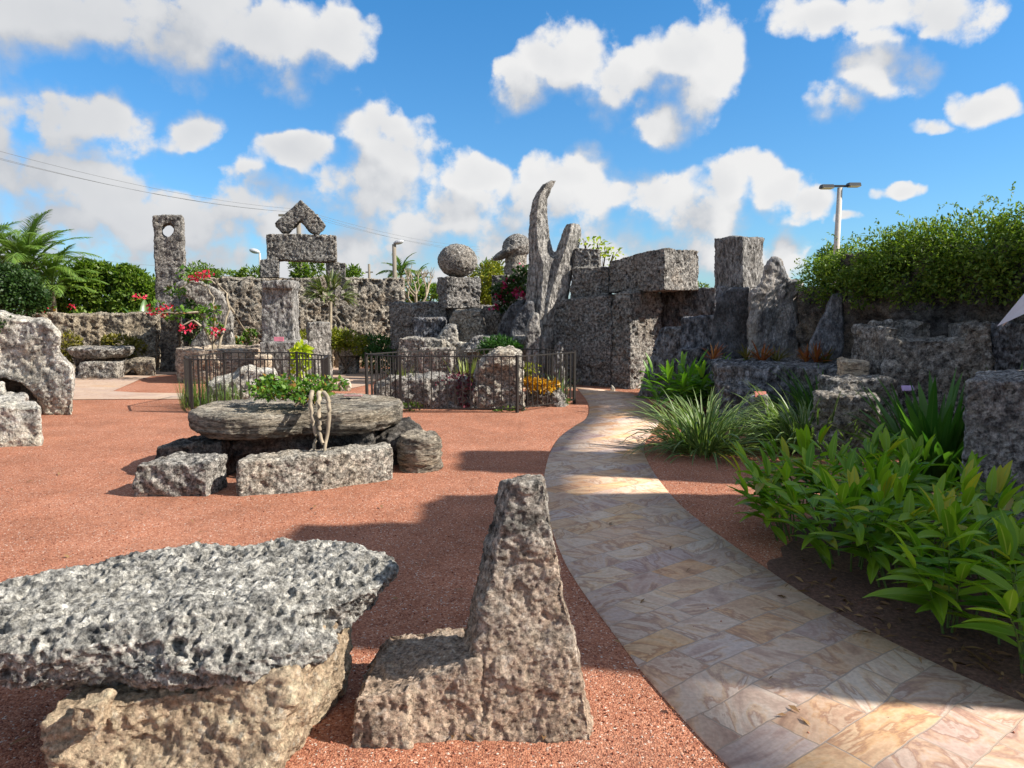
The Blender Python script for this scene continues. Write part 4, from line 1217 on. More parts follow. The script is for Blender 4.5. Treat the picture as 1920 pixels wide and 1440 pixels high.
# tall stone chair with sign
tc_ = None
def tallchair(bm):
    qblk(bm, (489, 648), (553, 648), (547, 527), (491, 528), 15.6, 15.6, .45)
    qblk(bm, (490, 542), (549, 542), (548, 526), (491, 527), 15.5, 15.5, .55)
    qblk(bm, (486, None), (553, None), (552, 641), (488, 642), 14.9, 14.9, 1.0)
rock('stone_throne', tallchair, .024, 'grey', 'tall narrow stone throne with high back behind the left railing', 'stone throne', rough=.025, rf=3, pit=.018, pf=8, fine=.009, stri=(.008, 8, 8, 3), sm=2)
tag(boxmesh('sign', -.10, .10, -.01, .01, 0, .09, 'sign_pink', None, (0, 0, 0)), 'small pink notice leaning on the tall stone throne seat', 'sign').location = at(523, 640, 15.05)
def tcs(bm): qblk(bm, (462, None), (500, None), (500, 668), (476, 665), 14.6, 14.6, .5)
rock('stone_block', tcs, .026, 'fount', 'pale stone block at the left foot of the tall throne', 'stone block', rough=.03, rf=3, pit=.018, pf=8, fine=.009, sm=2)
def post(bm): qblk(bm, (576, None), (624, None), (621, 605), (579, 604), 16.6, 16.8, .5)
rock('stone_post', post, .024, 'grey', 'free standing square grey stone post right of the left railing', 'stone post', rough=.03, rf=3, pit=.022, pf=8, fine=.009, sm=2)

# little fan palm at the wall, its shrubs and bench
def fan_palm(name, label, cat, base, top, nfr, L, W, m, seed, r0=.05, group=None, droop=1.4, leaflets=26):
    t = thing(name, tuple(base), label, cat, group)
    r2 = random.Random(seed)
    b, tp = Vector(base), Vector(top)
    mid = b.lerp(tp, .5) + Vector((r2.uniform(-.05, .05), 0, 0))
    tubes('trunk', [[(b - Vector((0, 0, .03)), r0 * 1.2), (mid, r0), (tp, r0 * .8)]], 'bark', parent=t, sides=8)
    sp = []
    for k in range(nfr):
        az = r2.uniform(0, 6.28); ln = r2.uniform(.15, 1.5); fl = L * r2.uniform(.45, .6)
        d = Vector((math.cos(az) * math.sin(ln), math.sin(az) * math.sin(ln), math.cos(ln)))
        p = tp + d * fl
        for j in range(leaflets // 2):
            a2 = az + r2.uniform(-.9, .9)
            sp.append((p, a2, ln + r2.uniform(-.3, .4), L * r2.uniform(.4, .7), W, droop * r2.uniform(.5, 1), r2.uniform(-.5, .5)))
    blades('crown', sp, m, parent=t, segs=3)
    return t
fan_palm('small_palm', 'little fan palm on a thin stem in front of the back wall', 'palm', atz(620, 18.6, 0), at(620, 566, 18.6), 18, .75, .045, 'palm2', 41)
bush('low_shrub', 'yellow green shrub hanging over the stone bench right of the square post', 'shrub', [(640, 634, 18.4, .45, .4, .2), (660, 640, 18.3, .35, .35, .2), (672, 650, 18.2, .18, .25, .2), (632, 640, 18.2, .3, .3, .22)], 2200, .09, .03, 'yellowgreen', 42, clump=.15)
bush('low_shrub', 'yellow green shrub behind the square post on its left', 'shrub', [(565, 636, 18.6, .28, .3, .22), (560, 648, 18.6, .3, .3, .2)], 800, .09, .03, 'yellowgreen', 43, clump=.15)
bush('shaded_shrub', 'dark green shrub in the shaded corner where the walls meet', 'shrub', [(700, 650, 18.8, .45, .35, .3), (722, 655, 18.4, .4, .35, .3), (710, 672, 18.3, .5, .3, .28)], 1800, .1, .04, 'fern', 44, clump=.2)
sb = thing('stone_bench', tuple(atz(652, 18.3, 0)), 'small stone bench with thick slab seat under the yellow green shrub', 'bench')
def sb1(bm): qblk(bm, (628, 668), (680, 668), (680, 652), (628, 650), 18.2, 18.2, .5)
rock('seat', sb1, .026, 'bench', parent=sb, rough=.02, rf=3, pit=.02, pf=8, fine=.008, sm=2)
def sb2(bm): qblk(bm, (634, None), (668, None), (668, 668), (634, 668), 18.3, 18.3, .4)
rock('base', sb2, .026, 'bench', parent=sb, rough=.03, rf=3, pit=.025, pf=8, fine=.008, sm=2)
def smallrock(bm): ext(bm, [(636, None), (634, 722), (642, 711), (654, 712), (659, 724), (656, None)], 14.5, .3)
rock('small_rock', smallrock, .016, 'pale', 'small pale rock on the gravel between the two railings', 'rock', rough=.03, rf=6, pit=.012, pf=12, fine=.006, sm=3)

# ================================================================== CENTRE: planets, stepped rocks, crescent
def cw(bm):
    qblk(bm, (728, None), (838, None), (838, 566), (730, 568), 18.2, 17.8, .9)
    qblk(bm, (836, None), (905, None), (905, 574), (838, 572), 17.9, 17.7, .9)
    qblk(bm, (903, None), (990, None), (990, 574), (905, 572), 17.6, 17.0, .9)
rock('stone_wall', cw, m='mono', label='lower shaded stone wall below the ball and the hat shaped stones', cat='wall', **FAR)
def st1(bm): qblk(bm, (771, None), (832, None), (830, 596), (776, 596), 17.2, 17.1, .8)
rock('stone_block', st1, m='shade', label='grey stepped block left of the tan boulder under the stone ball', cat='stone block', **MID)
def st2(bm):
    ext(bm, [(845, None), (846, 600), (852, 584), (872, 578), (904, 580), (908, 620), (905, None)], 16.6, .9, bev=.05)
rock('boulder', st2, m='wall', label='tan and black boulder directly below the stone ball plinth', cat='boulder', **{**MID, 'rough': .06})
def st3(bm):
    ext(bm, [(812, None), (816, 640), (830, 615), (845, 607), (856, 612), (860, 640), (900, 648), (905, None)], 16.1, .6, bev=.08)
rock('boulder', st3, m='pale', label='pale rounded boulder leaning on the tan boulder below the stone ball', cat='boulder', **{**MID, 'rough': .05})
def st4(bm): qblk(bm, (742, None), (832, None), (830, 637), (748, 634), 15.6, 15.5, .8)
rock('stone_block', st4, m='bench', label='flat topped stone block behind the left end of the right railing', cat='stone block', **MID)
def st5(bm): qblk(bm, (782, None), (848, None), (846, 652), (786, 654), 15.1, 15.0, .5)
rock('stone_block', st5, m='bench', label='lower stone block in front of the flat topped block behind the railing', cat='stone block', **MID)
def st6(bm):
    hexa(bm, [at(866, 662, 15.6), at(918, 660, 15.4), at(935, 655, 16.4), at(890, 655, 16.6), at(884, 632, 15.8), at(936, 630, 15.6), at(940, 628, 16.4), at(893, 630, 16.6)])
    qblk(bm, (868, None), (930, None), (926, 655), (872, 656), 15.7, 15.6, .7)
rock('stone_slab', st6, m='grey', label='tilted pale stone slab left of the dark fern mound', cat='stone slab', **MID)

def ballbase(bm): cblk(bm, 819, 838, 902, 519, 519, 521, 577, 578, 578, 17.7, 17.3, 17.6)
rock('stone_block', ballbase, m='mono', label='cube shaped stone plinth under the stone ball', cat='plinth', **{**MID, 'pit': .04, 'pf': 9})
def ball(bm):
    a = at(858, 489, 17.75); ell(bm, a, (.475, .475, .40), 32)
rock('stone_ball', ball, m='mono', label='big round stone ball resting on a cube shaped plinth', cat='stone ball', voxel=.024, rough=.015, rf=3, pit=.022, pf=8, fine=.008, sm=1)
def hatbase(bm): qblk(bm, (920, None), (992, None), (990, 516), (922, 516), 18.5, 18.4, .8)
rock('stone_block', hatbase, m='mono', label='stone block behind magenta flowers carrying the hat shaped stone', cat='plinth', **MID)
ha = thing('hat_stone', tuple(at(967, 516, 18.8)), 'hat shaped stone with tilted dome and brim on a short column', 'stone sculpture')
def hatcol(bm):
    c = at(967, 518, 18.85); r = .29
    loft(bm, [[Vector((c.x + r * s * math.cos(a), c.y + r * s * math.sin(a), z)) for a in [2 * math.pi * i / 20 for i in range(20)]] for z, s in ((c.z - .05, 1.03), (c.z + .26, 1.0), (c.z + .27, .93), (c.z + .62, .95))])
rock('column', hatcol, .024, 'mono', parent=ha, rough=.015, rf=3, pit=.02, pf=8, fine=.008, sm=1)
def hatdome(bm):
    rot = Matrix.Rotation(rad(-24), 3, 'Y')
    c = at(963, 466, 18.85)
    ell(bm, c + Vector((.07, 0, .03)), (.37, .37, .33), 24, rot)
    ell(bm, c + Vector((-.06, 0, -.06)), (.53, .45, .12), 24, rot)
rock('dome', hatdome, .022, 'mono', parent=ha, rough=.012, rf=3, pit=.016, pf=8, fine=.007, sm=1)

def moon(bm):
    Y0 = 16.15
    def horn(rows, d0, d1, rf_=.38):
        rings = []
        for k, (py, xl, xr) in enumerate(rows):
            d = d0 + (d1 - d0) * k / (len(rows) - 1)
            w = xr - xl
            q = []
            for fx, dy in ((0, 0), (rf_ * .5, -.62), (rf_, -1.0), (rf_ + (1 - rf_) * .5, -.55), (1, 0), (.8, .8), (.45, 1.0), (.15, .7)):
                p = at(xl + fx * w, py, Y0); q.append(Vector((p.x, Y0 + dy * d, p.z)))
            rings.append(q)
        loft(bm, rings)
    horn([(640, 978, 1056), (600, 981, 1058), (560, 985, 1062), (520, 988, 1066), (490, 990, 1058), (470, 991, 1038), (450, 991, 1033), (430, 991, 1030), (400, 993, 1027), (375, 999, 1028), (357, 1008, 1034), (346, 1017, 1040), (341, 1026, 1043), (338, 1033, 1043)], .38, .07)
    ext(bm, [(984, 640), (987, 560), (992, 505), (1003, 486), (1030, 478), (1050, 478), (1074, 498), (1066, 560), (1058, 640)], Y0 - .1, .5, bev=.12)
    horn([(610, 998, 1058), (560, 1008, 1064), (520, 1020, 1073), (490, 1032, 1080), (468, 1042, 1085), (446, 1050, 1090), (430, 1055, 1091), (420, 1061, 1087)], .34, .2)
rock('crescent_stone', moon, .020, 'grey', 'tall crescent horn of grey stone rising beside a rounded stub', 'stone sculpture', rough=.012, rf=2.5, pit=.008, pf=12, fine=.008, stri=(.007, 10, 10, 2.2), sm=1)
def moonfoot(bm):
    ext(bm, [(984, None), (986, 630), (990, 600), (1000, 585), (1010, 588), (1013, 620), (1012, None)], 15.2, .35, bev=.08)
rock('stone_spike', moonfoot, m='grey', label='narrow pointed stone standing in front of the crescent horn', cat='stone', **{**MID, 'pit': .012})
def lean1(bm):
    ext(bm, [(928, None), (932, 630), (942, 595), (958, 572), (972, 563), (984, 562), (985, 600), (970, 640), (965, None)], 16.3, .5, bev=.05)
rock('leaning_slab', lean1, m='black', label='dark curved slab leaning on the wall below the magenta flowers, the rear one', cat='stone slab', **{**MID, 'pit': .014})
def lean2(bm):
    ext(bm, [(950, None), (955, 635), (962, 605), (976, 580), (990, 566), (1000, 566), (1003, 600), (995, 640), (990, None)], 15.8, .4, bev=.05)
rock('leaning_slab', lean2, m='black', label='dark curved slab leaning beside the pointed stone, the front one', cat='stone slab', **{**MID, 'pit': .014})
def ls(bm):
    qblk(bm, (955, None), (1025, None), (1022, 632), (958, 630), 15.4, 15.2, .6)
rock('stone_step', ls, m='grey', label='low dark stone step between the fern mound and the wall', cat='stone step', **MID)
def lsb(bm): ext(bm, [(1038, None), (1040, 650), (1048, 639), (1056, 645), (1060, None)], 14.9, .3)
rock('small_rock', lsb, .02, 'grey', 'small upright grey rock at the foot of the wall behind the right railing', 'rock', rough=.03, rf=6, pit=.012, pf=10, fine=.006, sm=2)

def cb_(bm):
    qblk(bm, (1068, 562), (1142, 556), (1142, 500), (1072, 502), 15.9, 15.7, .6)
    qblk(bm, (1074, 505), (1126, 505), (1124, 467), (1078, 465), 16.0, 15.9, .55)
rock('stone_block', cb_, m='mono', label='stepped dark block on the wall between the crescent horn and the lintel', cat='stone block', **MID)
bush('climber', 'thin vine sprigs sticking up behind the stepped block on the wall', 'vine', [(1098, 452, 16.2, .2, .1, .06), (1120, 456, 16.2, .15, .1, .1), (1135, 470, 16.2, .12, .1, .18), (1150, 476, 16.2, .2, .1, .1), (1130, 490, 16.2, .12, .1, .12)], 130, .10, .055, 'lime', 51, clump=.0, zmin=1.6, stem=True)
bougainvillea(tuple(atz(955, 16.9, 0)), 'magenta bougainvillea hanging over the plinth of the hat shaped stone', [[(950, 640, 16.8), (955, 580, 16.7), (960, 540, 16.7)], [(955, 580, 16.7), (975, 545, 16.6), (985, 510, 16.6)]],
    [(940, 538, 16.6, .16), (945, 545, 16.6, .13), (972, 545, 16.5, .15), (968, 552, 16.5, .13), (985, 556, 16.5, .13), (935, 557, 16.6, .12), (928, 578, 16.6, .14), (956, 525, 16.6, .1), (980, 497, 16.7, .09), (945, 563, 16.6, .1)],
    [(965, 535, 16.7, .28), (980, 515, 16.7, .22), (955, 555, 16.7, .25), (940, 570, 16.7, .2), (984, 540, 16.6, .2), (935, 545, 16.7, .18)], 52, 'bract_mag', 'hedge_dark', nf=38, nl=150)

# ================================================================== RIGHT WALL: megaliths
def rw1(bm):
    qblk(bm, (1028, None), (1088, None), (1088, 560), (1030, 562), 16.0, 15.6, .9)
    qblk(bm, (980, None), (1300, None), (1300, 548), (985, 566), 17.2, 16.6, .6)
    qblk(bm, (1087, None), (1145, None), (1146, 552), (1088, 558), 15.55, 15.2, .9)
rock('stone_wall', rw1, m='mono', label='shaded wall of two wide slabs between the crescent and the lintel', cat='wall', **{**MID, 'voxel': .026, 'pit': .045, 'pf': 9})
def upr(bm): cblk(bm, 1143, 1182, 1241, 550, 548, 546, None, None, None, 15.3, 14.75, 15.5)
rock('stone_upright', upr, m='upright', label='rough upright stone carrying the big lintel beside the path', cat='standing stone', **{**MID, 'pit': .05, 'pf': 9, 'rough': .05})
def lint(bm): cblk(bm, 1142, 1246, 1311, 488, 463, 470, 549, 544, 545, 15.7, 14.4, 15.3)
rock('stone_lintel', lint, m='upright', label='huge pale oblong stone lintel lying on the right wall', cat='lintel', **{**MID, 'pit': .03, 'pf': 10, 'rough': .03})
def rw2(bm):
    qblk(bm, (1232, None), (1342, None), (1342, 538), (1234, 546), 16.0, 15.0, .9)
    qblk(bm, (1340, None), (1402, None), (1404, 537), (1342, 537), 13.2, 12.8, .9)
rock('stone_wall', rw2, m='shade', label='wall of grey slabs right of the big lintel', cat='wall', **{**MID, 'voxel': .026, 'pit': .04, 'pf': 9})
def s1_(bm):
    qblk(bm, (1190, None), (1290, None), (1285, 615), (1238, 616), 13.2, 12.9, .8)
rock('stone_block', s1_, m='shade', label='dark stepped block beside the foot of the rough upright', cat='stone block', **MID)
def s2_(bm):
    qblk(bm, (1272, None), (1348, None), (1344, 592), (1278, 596), 12.7, 12.4, .8)
    qblk(bm, (1268, None), (1312, None), (1310, 655), (1272, 655), 12.2, 12.1, .5)
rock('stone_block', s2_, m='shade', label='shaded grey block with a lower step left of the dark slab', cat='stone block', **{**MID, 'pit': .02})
def dslab(bm):
    ext(bm, [(1334, None), (1336, 600), (1345, 560), (1365, 540), (1404, 538), (1408, 600), (1406, None)], 12.3, .5, bev=.02)
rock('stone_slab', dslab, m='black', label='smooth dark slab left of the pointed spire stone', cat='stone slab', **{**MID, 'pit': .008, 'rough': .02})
def tb(bm): cblk(bm, 1339, 1393, 1432, 447, 441, 447, 541, 541, 539, 13.4, 12.75, 13.3)
rock('stone_block', tb, m='grey', label='tall square block standing on top of the right wall', cat='stone block', **{**MID, 'pit': .02})
def spire(bm):
    ext(bm, [(1396, None), (1402, 610), (1405, 548), (1424, 532), (1434, 503), (1446, 484), (1454, 480), (1464, 488), (1474, 514), (1481, 526), (1502, 526), (1504, 545), (1492, 562), (1500, 610), (1506, None)], 11.9, .7, bev=.06)
rock('spire_stone', spire, m='smooth', label='pointed spire shaped stone slab in the right wall', cat='stone slab', **{**MID, 'pit': .016, 'rough': .05})
def rw4(bm):
    qblk(bm, (1440, None), (1570, None), (1570, 545), (1445, 545), 12.9, 12.4, .6)
    qblk(bm, (1492, None), (1600, None), (1600, 530), (1494, 542), 11.6, 11.0, .9)
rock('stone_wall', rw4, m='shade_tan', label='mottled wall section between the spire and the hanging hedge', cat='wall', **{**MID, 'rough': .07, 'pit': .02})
def but(bm):
    ext(bm, [(1498, None), (1520, 640), (1545, 590), (1560, 552), (1580, 548), (1582, 620), (1576, None)], 10.9, .5, bev=.05)
rock('leaning_slab', but, m='smooth', label='dark slab leaning on the wall at the left end of the hedge', cat='stone slab', **{**MID, 'pit': .012})
def rw5(bm):
    P = [Vector((4.75, 10.9, 0)), Vector((5.65, 9.7, 0)), Vector((6.5, 8.4, 0)), Vector((7.6, 6.4, 0))]
    for a, b in zip(P, P[1:]):
        e = (b - a).normalized(); d = Vector((-e.y, e.x, 0)) * .9
        if d.x < 0: d = -d
        hexa(bm, [a + Vector((0, 0, -.06)), b + Vector((0, 0, -.06)), b + d + Vector((0, 0, -.06)), a + d + Vector((0, 0, -.06)),
                  a + Vector((0.1, .05, 2.35)), b + Vector((.1, .05, 2.45)), b + d + Vector((0, 0, 2.45)), a + d + Vector((0, 0, 2.35))])
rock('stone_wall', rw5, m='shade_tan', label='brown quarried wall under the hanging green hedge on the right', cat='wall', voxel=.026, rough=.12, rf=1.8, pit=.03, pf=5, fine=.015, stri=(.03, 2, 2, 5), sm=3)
def ledge(bm):
    hexa(bm, [atz(1340, 10.4, -.06), atz(1580, 9.9, -.06), atz(1590, 11.6, -.06), atz(1330, 12.2, -.06),
              atz(1345, 10.5, .80), atz(1575, 10.0, .80), atz(1590, 11.5, .82), atz(1325, 12.1, .82)])
    hexa(bm, [atz(1345, 10.1, -.06), atz(1450, 9.9, -.06), atz(1450, 10.6, -.06), atz(1350, 10.7, -.06),
              atz(1350, 10.2, .55), atz(1450, 10.0, .5), atz(1450, 10.6, .55), atz(1350, 10.7, .55)])
rock('stone_ledge', ledge, m='shade', label='long dark layered stone ledge planted with bromeliads', cat='ledge', voxel=.022, rough=.05, rf=2.5, pit=.016, pf=7, fine=.01, stri=(.025, 3, 3, 16), sm=2)
def thr(bm):
    qblk(bm, (1655, None), (1822, None), (1820, 640), (1662, 634), 8.7, 8.5, 1.1)
    qblk(bm, (1658, None), (1752, None), (1748, 603), (1664, 604), 9.5, 9.5, .5)
    qblk(bm, (1652, None), (1690, None), (1690, 612), (1660, 612), 8.9, 8.9, .9)
    qblk(bm, (1812, None), (1866, None), (1862, 606), (1812, 608), 8.5, 8.4, 1.1)
rock('stone_throne', thr, m='upright', label='large black and white pitted stone throne under the hedge', cat='stone throne', voxel=.02, rough=.05, rf=3, pit=.035, pf=8, fine=.012, sm=2)
def thr2(bm): qblk(bm, (1860, None), (1990, None), (1990, 606), (1862, 606), 8.9, 8.6, .9)
rock('stone_block', thr2, m='shade', label='dark smooth block right of the pitted throne behind the parasol', cat='stone block', **MID)
def tanb(bm): qblk(bm, (1576, None), (1632, None), (1630, 678), (1578, 676), 9.0, 8.9, .4)
rock('stone_block', tanb, m='fount', label='small tan squared block left of the pitted throne', cat='stone block', **{**MID, 'pit': .01})
def stp(bm):
    qblk(bm, (1522, None), (1660, None), (1645, 744), (1532, 740), 7.9, 7.7, .5)
    qblk(bm, (1556, None), (1690, None), (1685, 712), (1562, 713), 8.3, 8.2, .6)
rock('stone_step', stp, m='upright', label='two rough grey stone steps in front of the pitted throne', cat='stone step', voxel=.016, rough=.04, rf=4, pit=.015, pf=9, fine=.01, stri=(.014, 5, 5, 18), sm=3)
def stq(bm): qblk(bm, (1400, None), (1440, None), (1436, 742), (1402, 744), 8.9, 8.8, .35)
rock('stone_block', stq, m='shade', label='low dark rock carrying the small red plaque behind the striped plants', cat='rock', **{**MID, 'pit': .015})
pq = boxmesh('plaque', -.075, .075, -.006, .006, 0, .075, 'sign_red', None, (0, 0, 0))
pq.location = at(1427, 745, 8.85); pq.rotation_euler = (rad(-25), 0, rad(8))
tag(pq, 'small tilted red plaque on the low dark rock behind the striped plants', 'plaque')
pq = boxmesh('plaque', -.06, .06, -.006, .006, 0, .06, 'sign_lilac', None, (0, 0, 0))
pq.location = at(1703, 733, 7.4); pq.rotation_euler = (rad(-30), 0, 0)
tag(pq, 'small lilac plaque among dark strap leaves in front of the throne', 'plaque')
def nearb(bm):
    hexa(bm, [(3.2, 5.15, -.06), (4.3, 5.05, -.06), (4.9, 6.0, -.06), (3.75, 6.0, -.06), (3.22, 5.2, 1.10), (4.3, 5.1, 1.12), (4.9, 5.95, 1.12), (3.76, 5.95, 1.1)])
rock('stone_block', nearb, .014, 'near', 'big pitted grey block at the right edge behind the leafy ginger', 'stone block', rough=.03, rf=3, pit=.03, pf=9, fine=.01, sm=3, pitr=.7)
def wt(bm): ext(bm, [(1142, None), (1147, 722), (1153, 728), (1154, None)], 14.4, .1)
rock('small_stone', wt, .01, 'pale', 'tiny pale pointed stone at the foot of the rough upright', 'stone', rough=.005, rf=6, pit=.003, pf=12, fine=.002, sm=1)

# hedge hanging on the right wall
hg = thing('hedge', (6.0, 9.2, 2.35), 'broad bright green hedge spilling over the top of the right wall', 'hedge')
E = []
r2 = random.Random(61)
for i in range(34):
    t = i / 33
    a = Vector((4.65, 11.35, 0)).lerp(Vector((7.6, 7.0, 0)), t)
    hgt = 2.15 + .84 * min(1, t * 1.7) ** .8 + .12 * math.sin(t * 9)
    for k in range(3):
        E.append((a.x + r2.uniform(-.1, .55), a.y + r2.uniform(-.3, .3), 2.0 + (hgt - 2.05) * (k + .3) / 3 + r2.uniform(-.1, .1), .5, .45, .33))
    E.append((a.x - .02, a.y - .22, 1.98 + r2.uniform(-.12, .15), .32, .32, .3))
foliage('foliage', E, 60000, .058, .026, 'hedge', parent=hg, seed=62, clump=.35, cf=2.6, shell=.65, up=.3)
hrs = np.random.RandomState(63)
SP, SD = [], []
for k in range(230):
    e = E[hrs.randint(len(E))]
    q = np.array(e[:3]) + hrs.normal(size=3) * np.array([.3, .3, .1]) + np.array([-.1, -.1, e[5] * .8])
    d = np.array([hrs.normal() * .5 - .2, hrs.normal() * .5 - .2, hrs.uniform(.2, 1.0)]); d /= np.linalg.norm(d)
    for j in range(9):
        q = q + d * .026; d = d + np.array([0, 0, -.05]); SP.append(q.copy()); SD.append(d * .5 + hrs.normal(size=3) * .6)
SP, SD = np.array(SP), np.array(SD)
link('shoots', leaf_mesh('shoots', SP, SD, np.tile([0, 0, 1.], (len(SP), 1)) + .5 * hrs.normal(size=SP.shape), .05, .022), M['hedge'], hg)
pth = []
for e in E[::3]:
    a = Vector((e[0] + .3, e[1] + .1, 2.3)); b = Vector(e[:3])
    pth.append([(a, .02), (a.lerp(b, .5), .014), (b + Vector((-.1, -.1, .15)), .006)])
tubes('branch', pth, 'bark_dark', parent=hg, sides=5)

# ================================================================== RAILINGS
def railing(poly, h, label, spacing, closed=True):
    t = thing('railing', (poly[0][0], poly[0][1], 0), label, 'railing', 'low iron railings round the planted rocks')
    base = Vector(t.location)
    def bar(name, x0, x1, y0, y1, z0, z1):
        return boxmesh(name, x0, x1, y0, y1, z0, z1, 'iron', None, (0, 0, 0), bev=.001)
    pm = bar('picket', -.0075, .0075, -.0075, .0075, .05, h - .005); pm.parent = t
    pom = bar('post', -.019, .019, -.019, .019, -.03, h + .012); pom.parent = t
    fp = fpo = True
    n = len(poly); segs = n if closed else n - 1
    for i in range(segs):
        a = Vector((poly[i][0], poly[i][1], 0)); b = Vector((poly[(i + 1) % n][0], poly[(i + 1) % n][1], 0))
        Ls = (b - a).length; yaw = math.atan2(b.y - a.y, b.x - a.x)
        o = pom if fpo else pom.copy()
        if not fpo: C.objects.link(o); o.parent = t
        fpo = False
        o.location = a - base; o.rotation_euler = (0, 0, yaw)
        for z0, z1 in ((h - .02, h), (.06, .075)):
            r = boxmesh('rail', .02, Ls - .02, -.012, .012, z0, z1, 'iron', None, (0, 0, 0), bev=.001)
            r.parent = t; r.location = a - base; r.rotation_euler = (0, 0, yaw)
        k = max(1, int(Ls / spacing))
        for j in range(1, k):
            p = a.lerp(b, j / k)
            o = pm if fp else pm.copy()
            if not fp: C.objects.link(o); o.parent = t
            fp = False
            o.location = p - base; o.rotation_euler = (0, 0, yaw)
    return t
railing([(-2.36, 11.95), (-1.73, 11.4), (.08, 11.4), (1.06, 12.5), (.62, 13.35), (-.1, 13.7), (-1.95, 12.6)], .885, 'brown iron railing around the rock planted with purple and yellow leaves', .115)
railing([(-5.32, 12.0), (-4.95, 11.35), (-2.92, 11.35), (-3.05, 12.25), (-3.85, 13.2), (-5.15, 13.2)], .84, 'brown iron railing around the low rock with rushes at left', .12)

# inside the right railing
def ir1(bm):
    ext(bm, [(700, None), (702, 725), (735, 708), (800, 706), (880, 708), (890, 730), (890, None)], 12.0, .8, bev=.08)
rock('flat_rock', ir1, .02, 'bench', 'long flat topped rock inside the right railing', 'rock', rough=.06, rf=3, pit=.028, pf=8, fine=.01, sm=3)
def ir2(bm):
    ext(bm, [(876, None), (884, 725), (896, 690), (916, 664), (938, 654), (962, 654), (976, 664), (978, 700), (984, None)], 11.8, .75, bev=.1)
rock('boulder', ir2, .018, 'bench', 'peaked dark boulder inside the right railing', 'boulder', rough=.08, rf=3, pit=.025, pf=8, fine=.01, sm=3)
def ir3(bm): ext(bm, [(985, None), (988, 742), (1005, 735), (1030, 738), (1052, 730), (1062, 745), (1062, None)], 12.2, .4, bev=.1)
rock('low_rock', ir3, .018, 'bench', 'low rocks under the yellow croton inside the right railing', 'rock', rough=.06, rf=4, pit=.02, pf=9, fine=.008, sm=3)
bush('purple_plant', 'purple leaved plant trailing over the flat rock inside the right railing', 'plant', [(835, 716, 12.0, .28, .2, .08), (870, 712, 12.0, .28, .2, .1), (860, 735, 11.85, .12, .1, .18), (880, 728, 11.8, .2, .12, .15), (815, 720, 11.95, .15, .12, .05), (872, 750, 11.75, .1, .08, .12)], 900, .06, .028, 'purple', 71, clump=.2, cf=5)
bush('yellow_croton', 'yellow and orange croton right of the peaked boulder', 'plant', [(1000, 720, 12.1, .17, .15, .08), (1020, 725, 12.1, .15, .12, .08), (990, 722, 12.0, .1, .1, .08), (1035, 722, 12.3, .1, .1, .05)], 480, .085, .04, 'croton', 72, clump=.1)
def fan(n, base, L, W, r2, lean=(.05, .9), droop=(.3, .9), spread=.06):
    out = []
    for _ in range(n):
        az = r2.uniform(0, 6.283); d = r2.uniform(0, spread)
        b = Vector(base) + Vector((math.cos(az) * d, math.sin(az) * d, 0))
        out.append((b, az + r2.uniform(-.4, .4), r2.uniform(*lean), L * r2.uniform(.6, 1.05), W * r2.uniform(.7, 1.1), r2.uniform(*droop), r2.uniform(-.5, .5)))
    return out
def blade_plant(name, label, cat, base, n, L, W, m, seed, lean=(.05, .9), droop=(.3, .9), spread=.06, segs=6, group=None):
    r2 = random.Random(seed)
    return tag(blades(name, fan(n, base, L, W, r2, lean, droop, spread), m, None, base, segs), label, cat, group)
blade_plant('iris', 'upright iris leaves behind the flat rock inside the right railing', 'plant', atz(880, 12.9, 0), 55, .85, .035, 'iris', 73, (.02, .5), (.1, .6), .18)
blade_plant('iris', 'pale striped iris leaves by the left post of the right railing', 'plant', atz(757, 12.5, 0), 22, .72, .03, 'iris', 74, (.02, .4), (.1, .5), .08)
blade_plant('iris', 'blue green blades at the right end inside the right railing', 'plant', atz(1045, 12.6, 0), 30, .6, .03, 'flax', 75, (.02, .6), (.1, .6), .12)
bush('fern_mound', 'rounded dark green fern mound behind the right railing', 'fern', [(936, 648, 15.2, .36, .3, .16), (920, 654, 15.2, .25, .25, .12), (955, 653, 15.2, .25, .25, .12)], 1400, .11, .025, 'fern', 76, clump=0, stem=False)
bush('white_flower_plant', 'small pale flowering plant beside the peaked boulder', 'plant', [(985, 700, 12.3, .1, .1, .15), (1000, 690, 12.6, .12, .1, .1)], 160, .06, .03, 'yellowgreen', 77, clump=.1)
bush('low_plant', 'low green weeds along the foot of the right railing', 'plant', [(770, 762, 11.6, .2, .1, .05), (1050, 752, 12.3, .15, .15, .06), (960, 768, 11.55, .3, .06, .03)], 350, .05, .03, 'grass', 78, clump=.1, stem=False)
# inside the left railing
def il1(bm):
    ext(bm, [(385, None), (388, 722), (408, 712), (440, 706), (448, 694), (470, 689), (515, 693), (520, 705), (522, None)], 12.2, .8, bev=.1)
rock('low_rock', il1, .018, 'pale', 'low rounded grey rock inside the left railing', 'rock', rough=.05, rf=3, pit=.02, pf=8, fine=.01, sm=3)
r2 = random.Random(79)
sp = []
for k in range(420):
    b = gnd(r2.uniform(338, 455), r2.uniform(758, 772)); b.z = 0
    sp.append((b, r2.uniform(0, 6.28), r2.uniform(0, .3), r2.uniform(.25, .52), .008, r2.uniform(0, .5), 0))
tag(blades('rushes', sp, 'grass', None, tuple(gnd(400, 765)), 3), 'clump of thin green rushes at the corner of the left railing', 'rushes')
bush('lime_shrub', 'bright lime green shrub between the tall throne and the square post', 'shrub', [(565, 660, 14.2, .14, .14, .12), (566, 675, 14.1, .16, .14, .16), (564, 692, 14.1, .13, .12, .14)], 420, .12, .06, 'lime', 80, clump=.1)

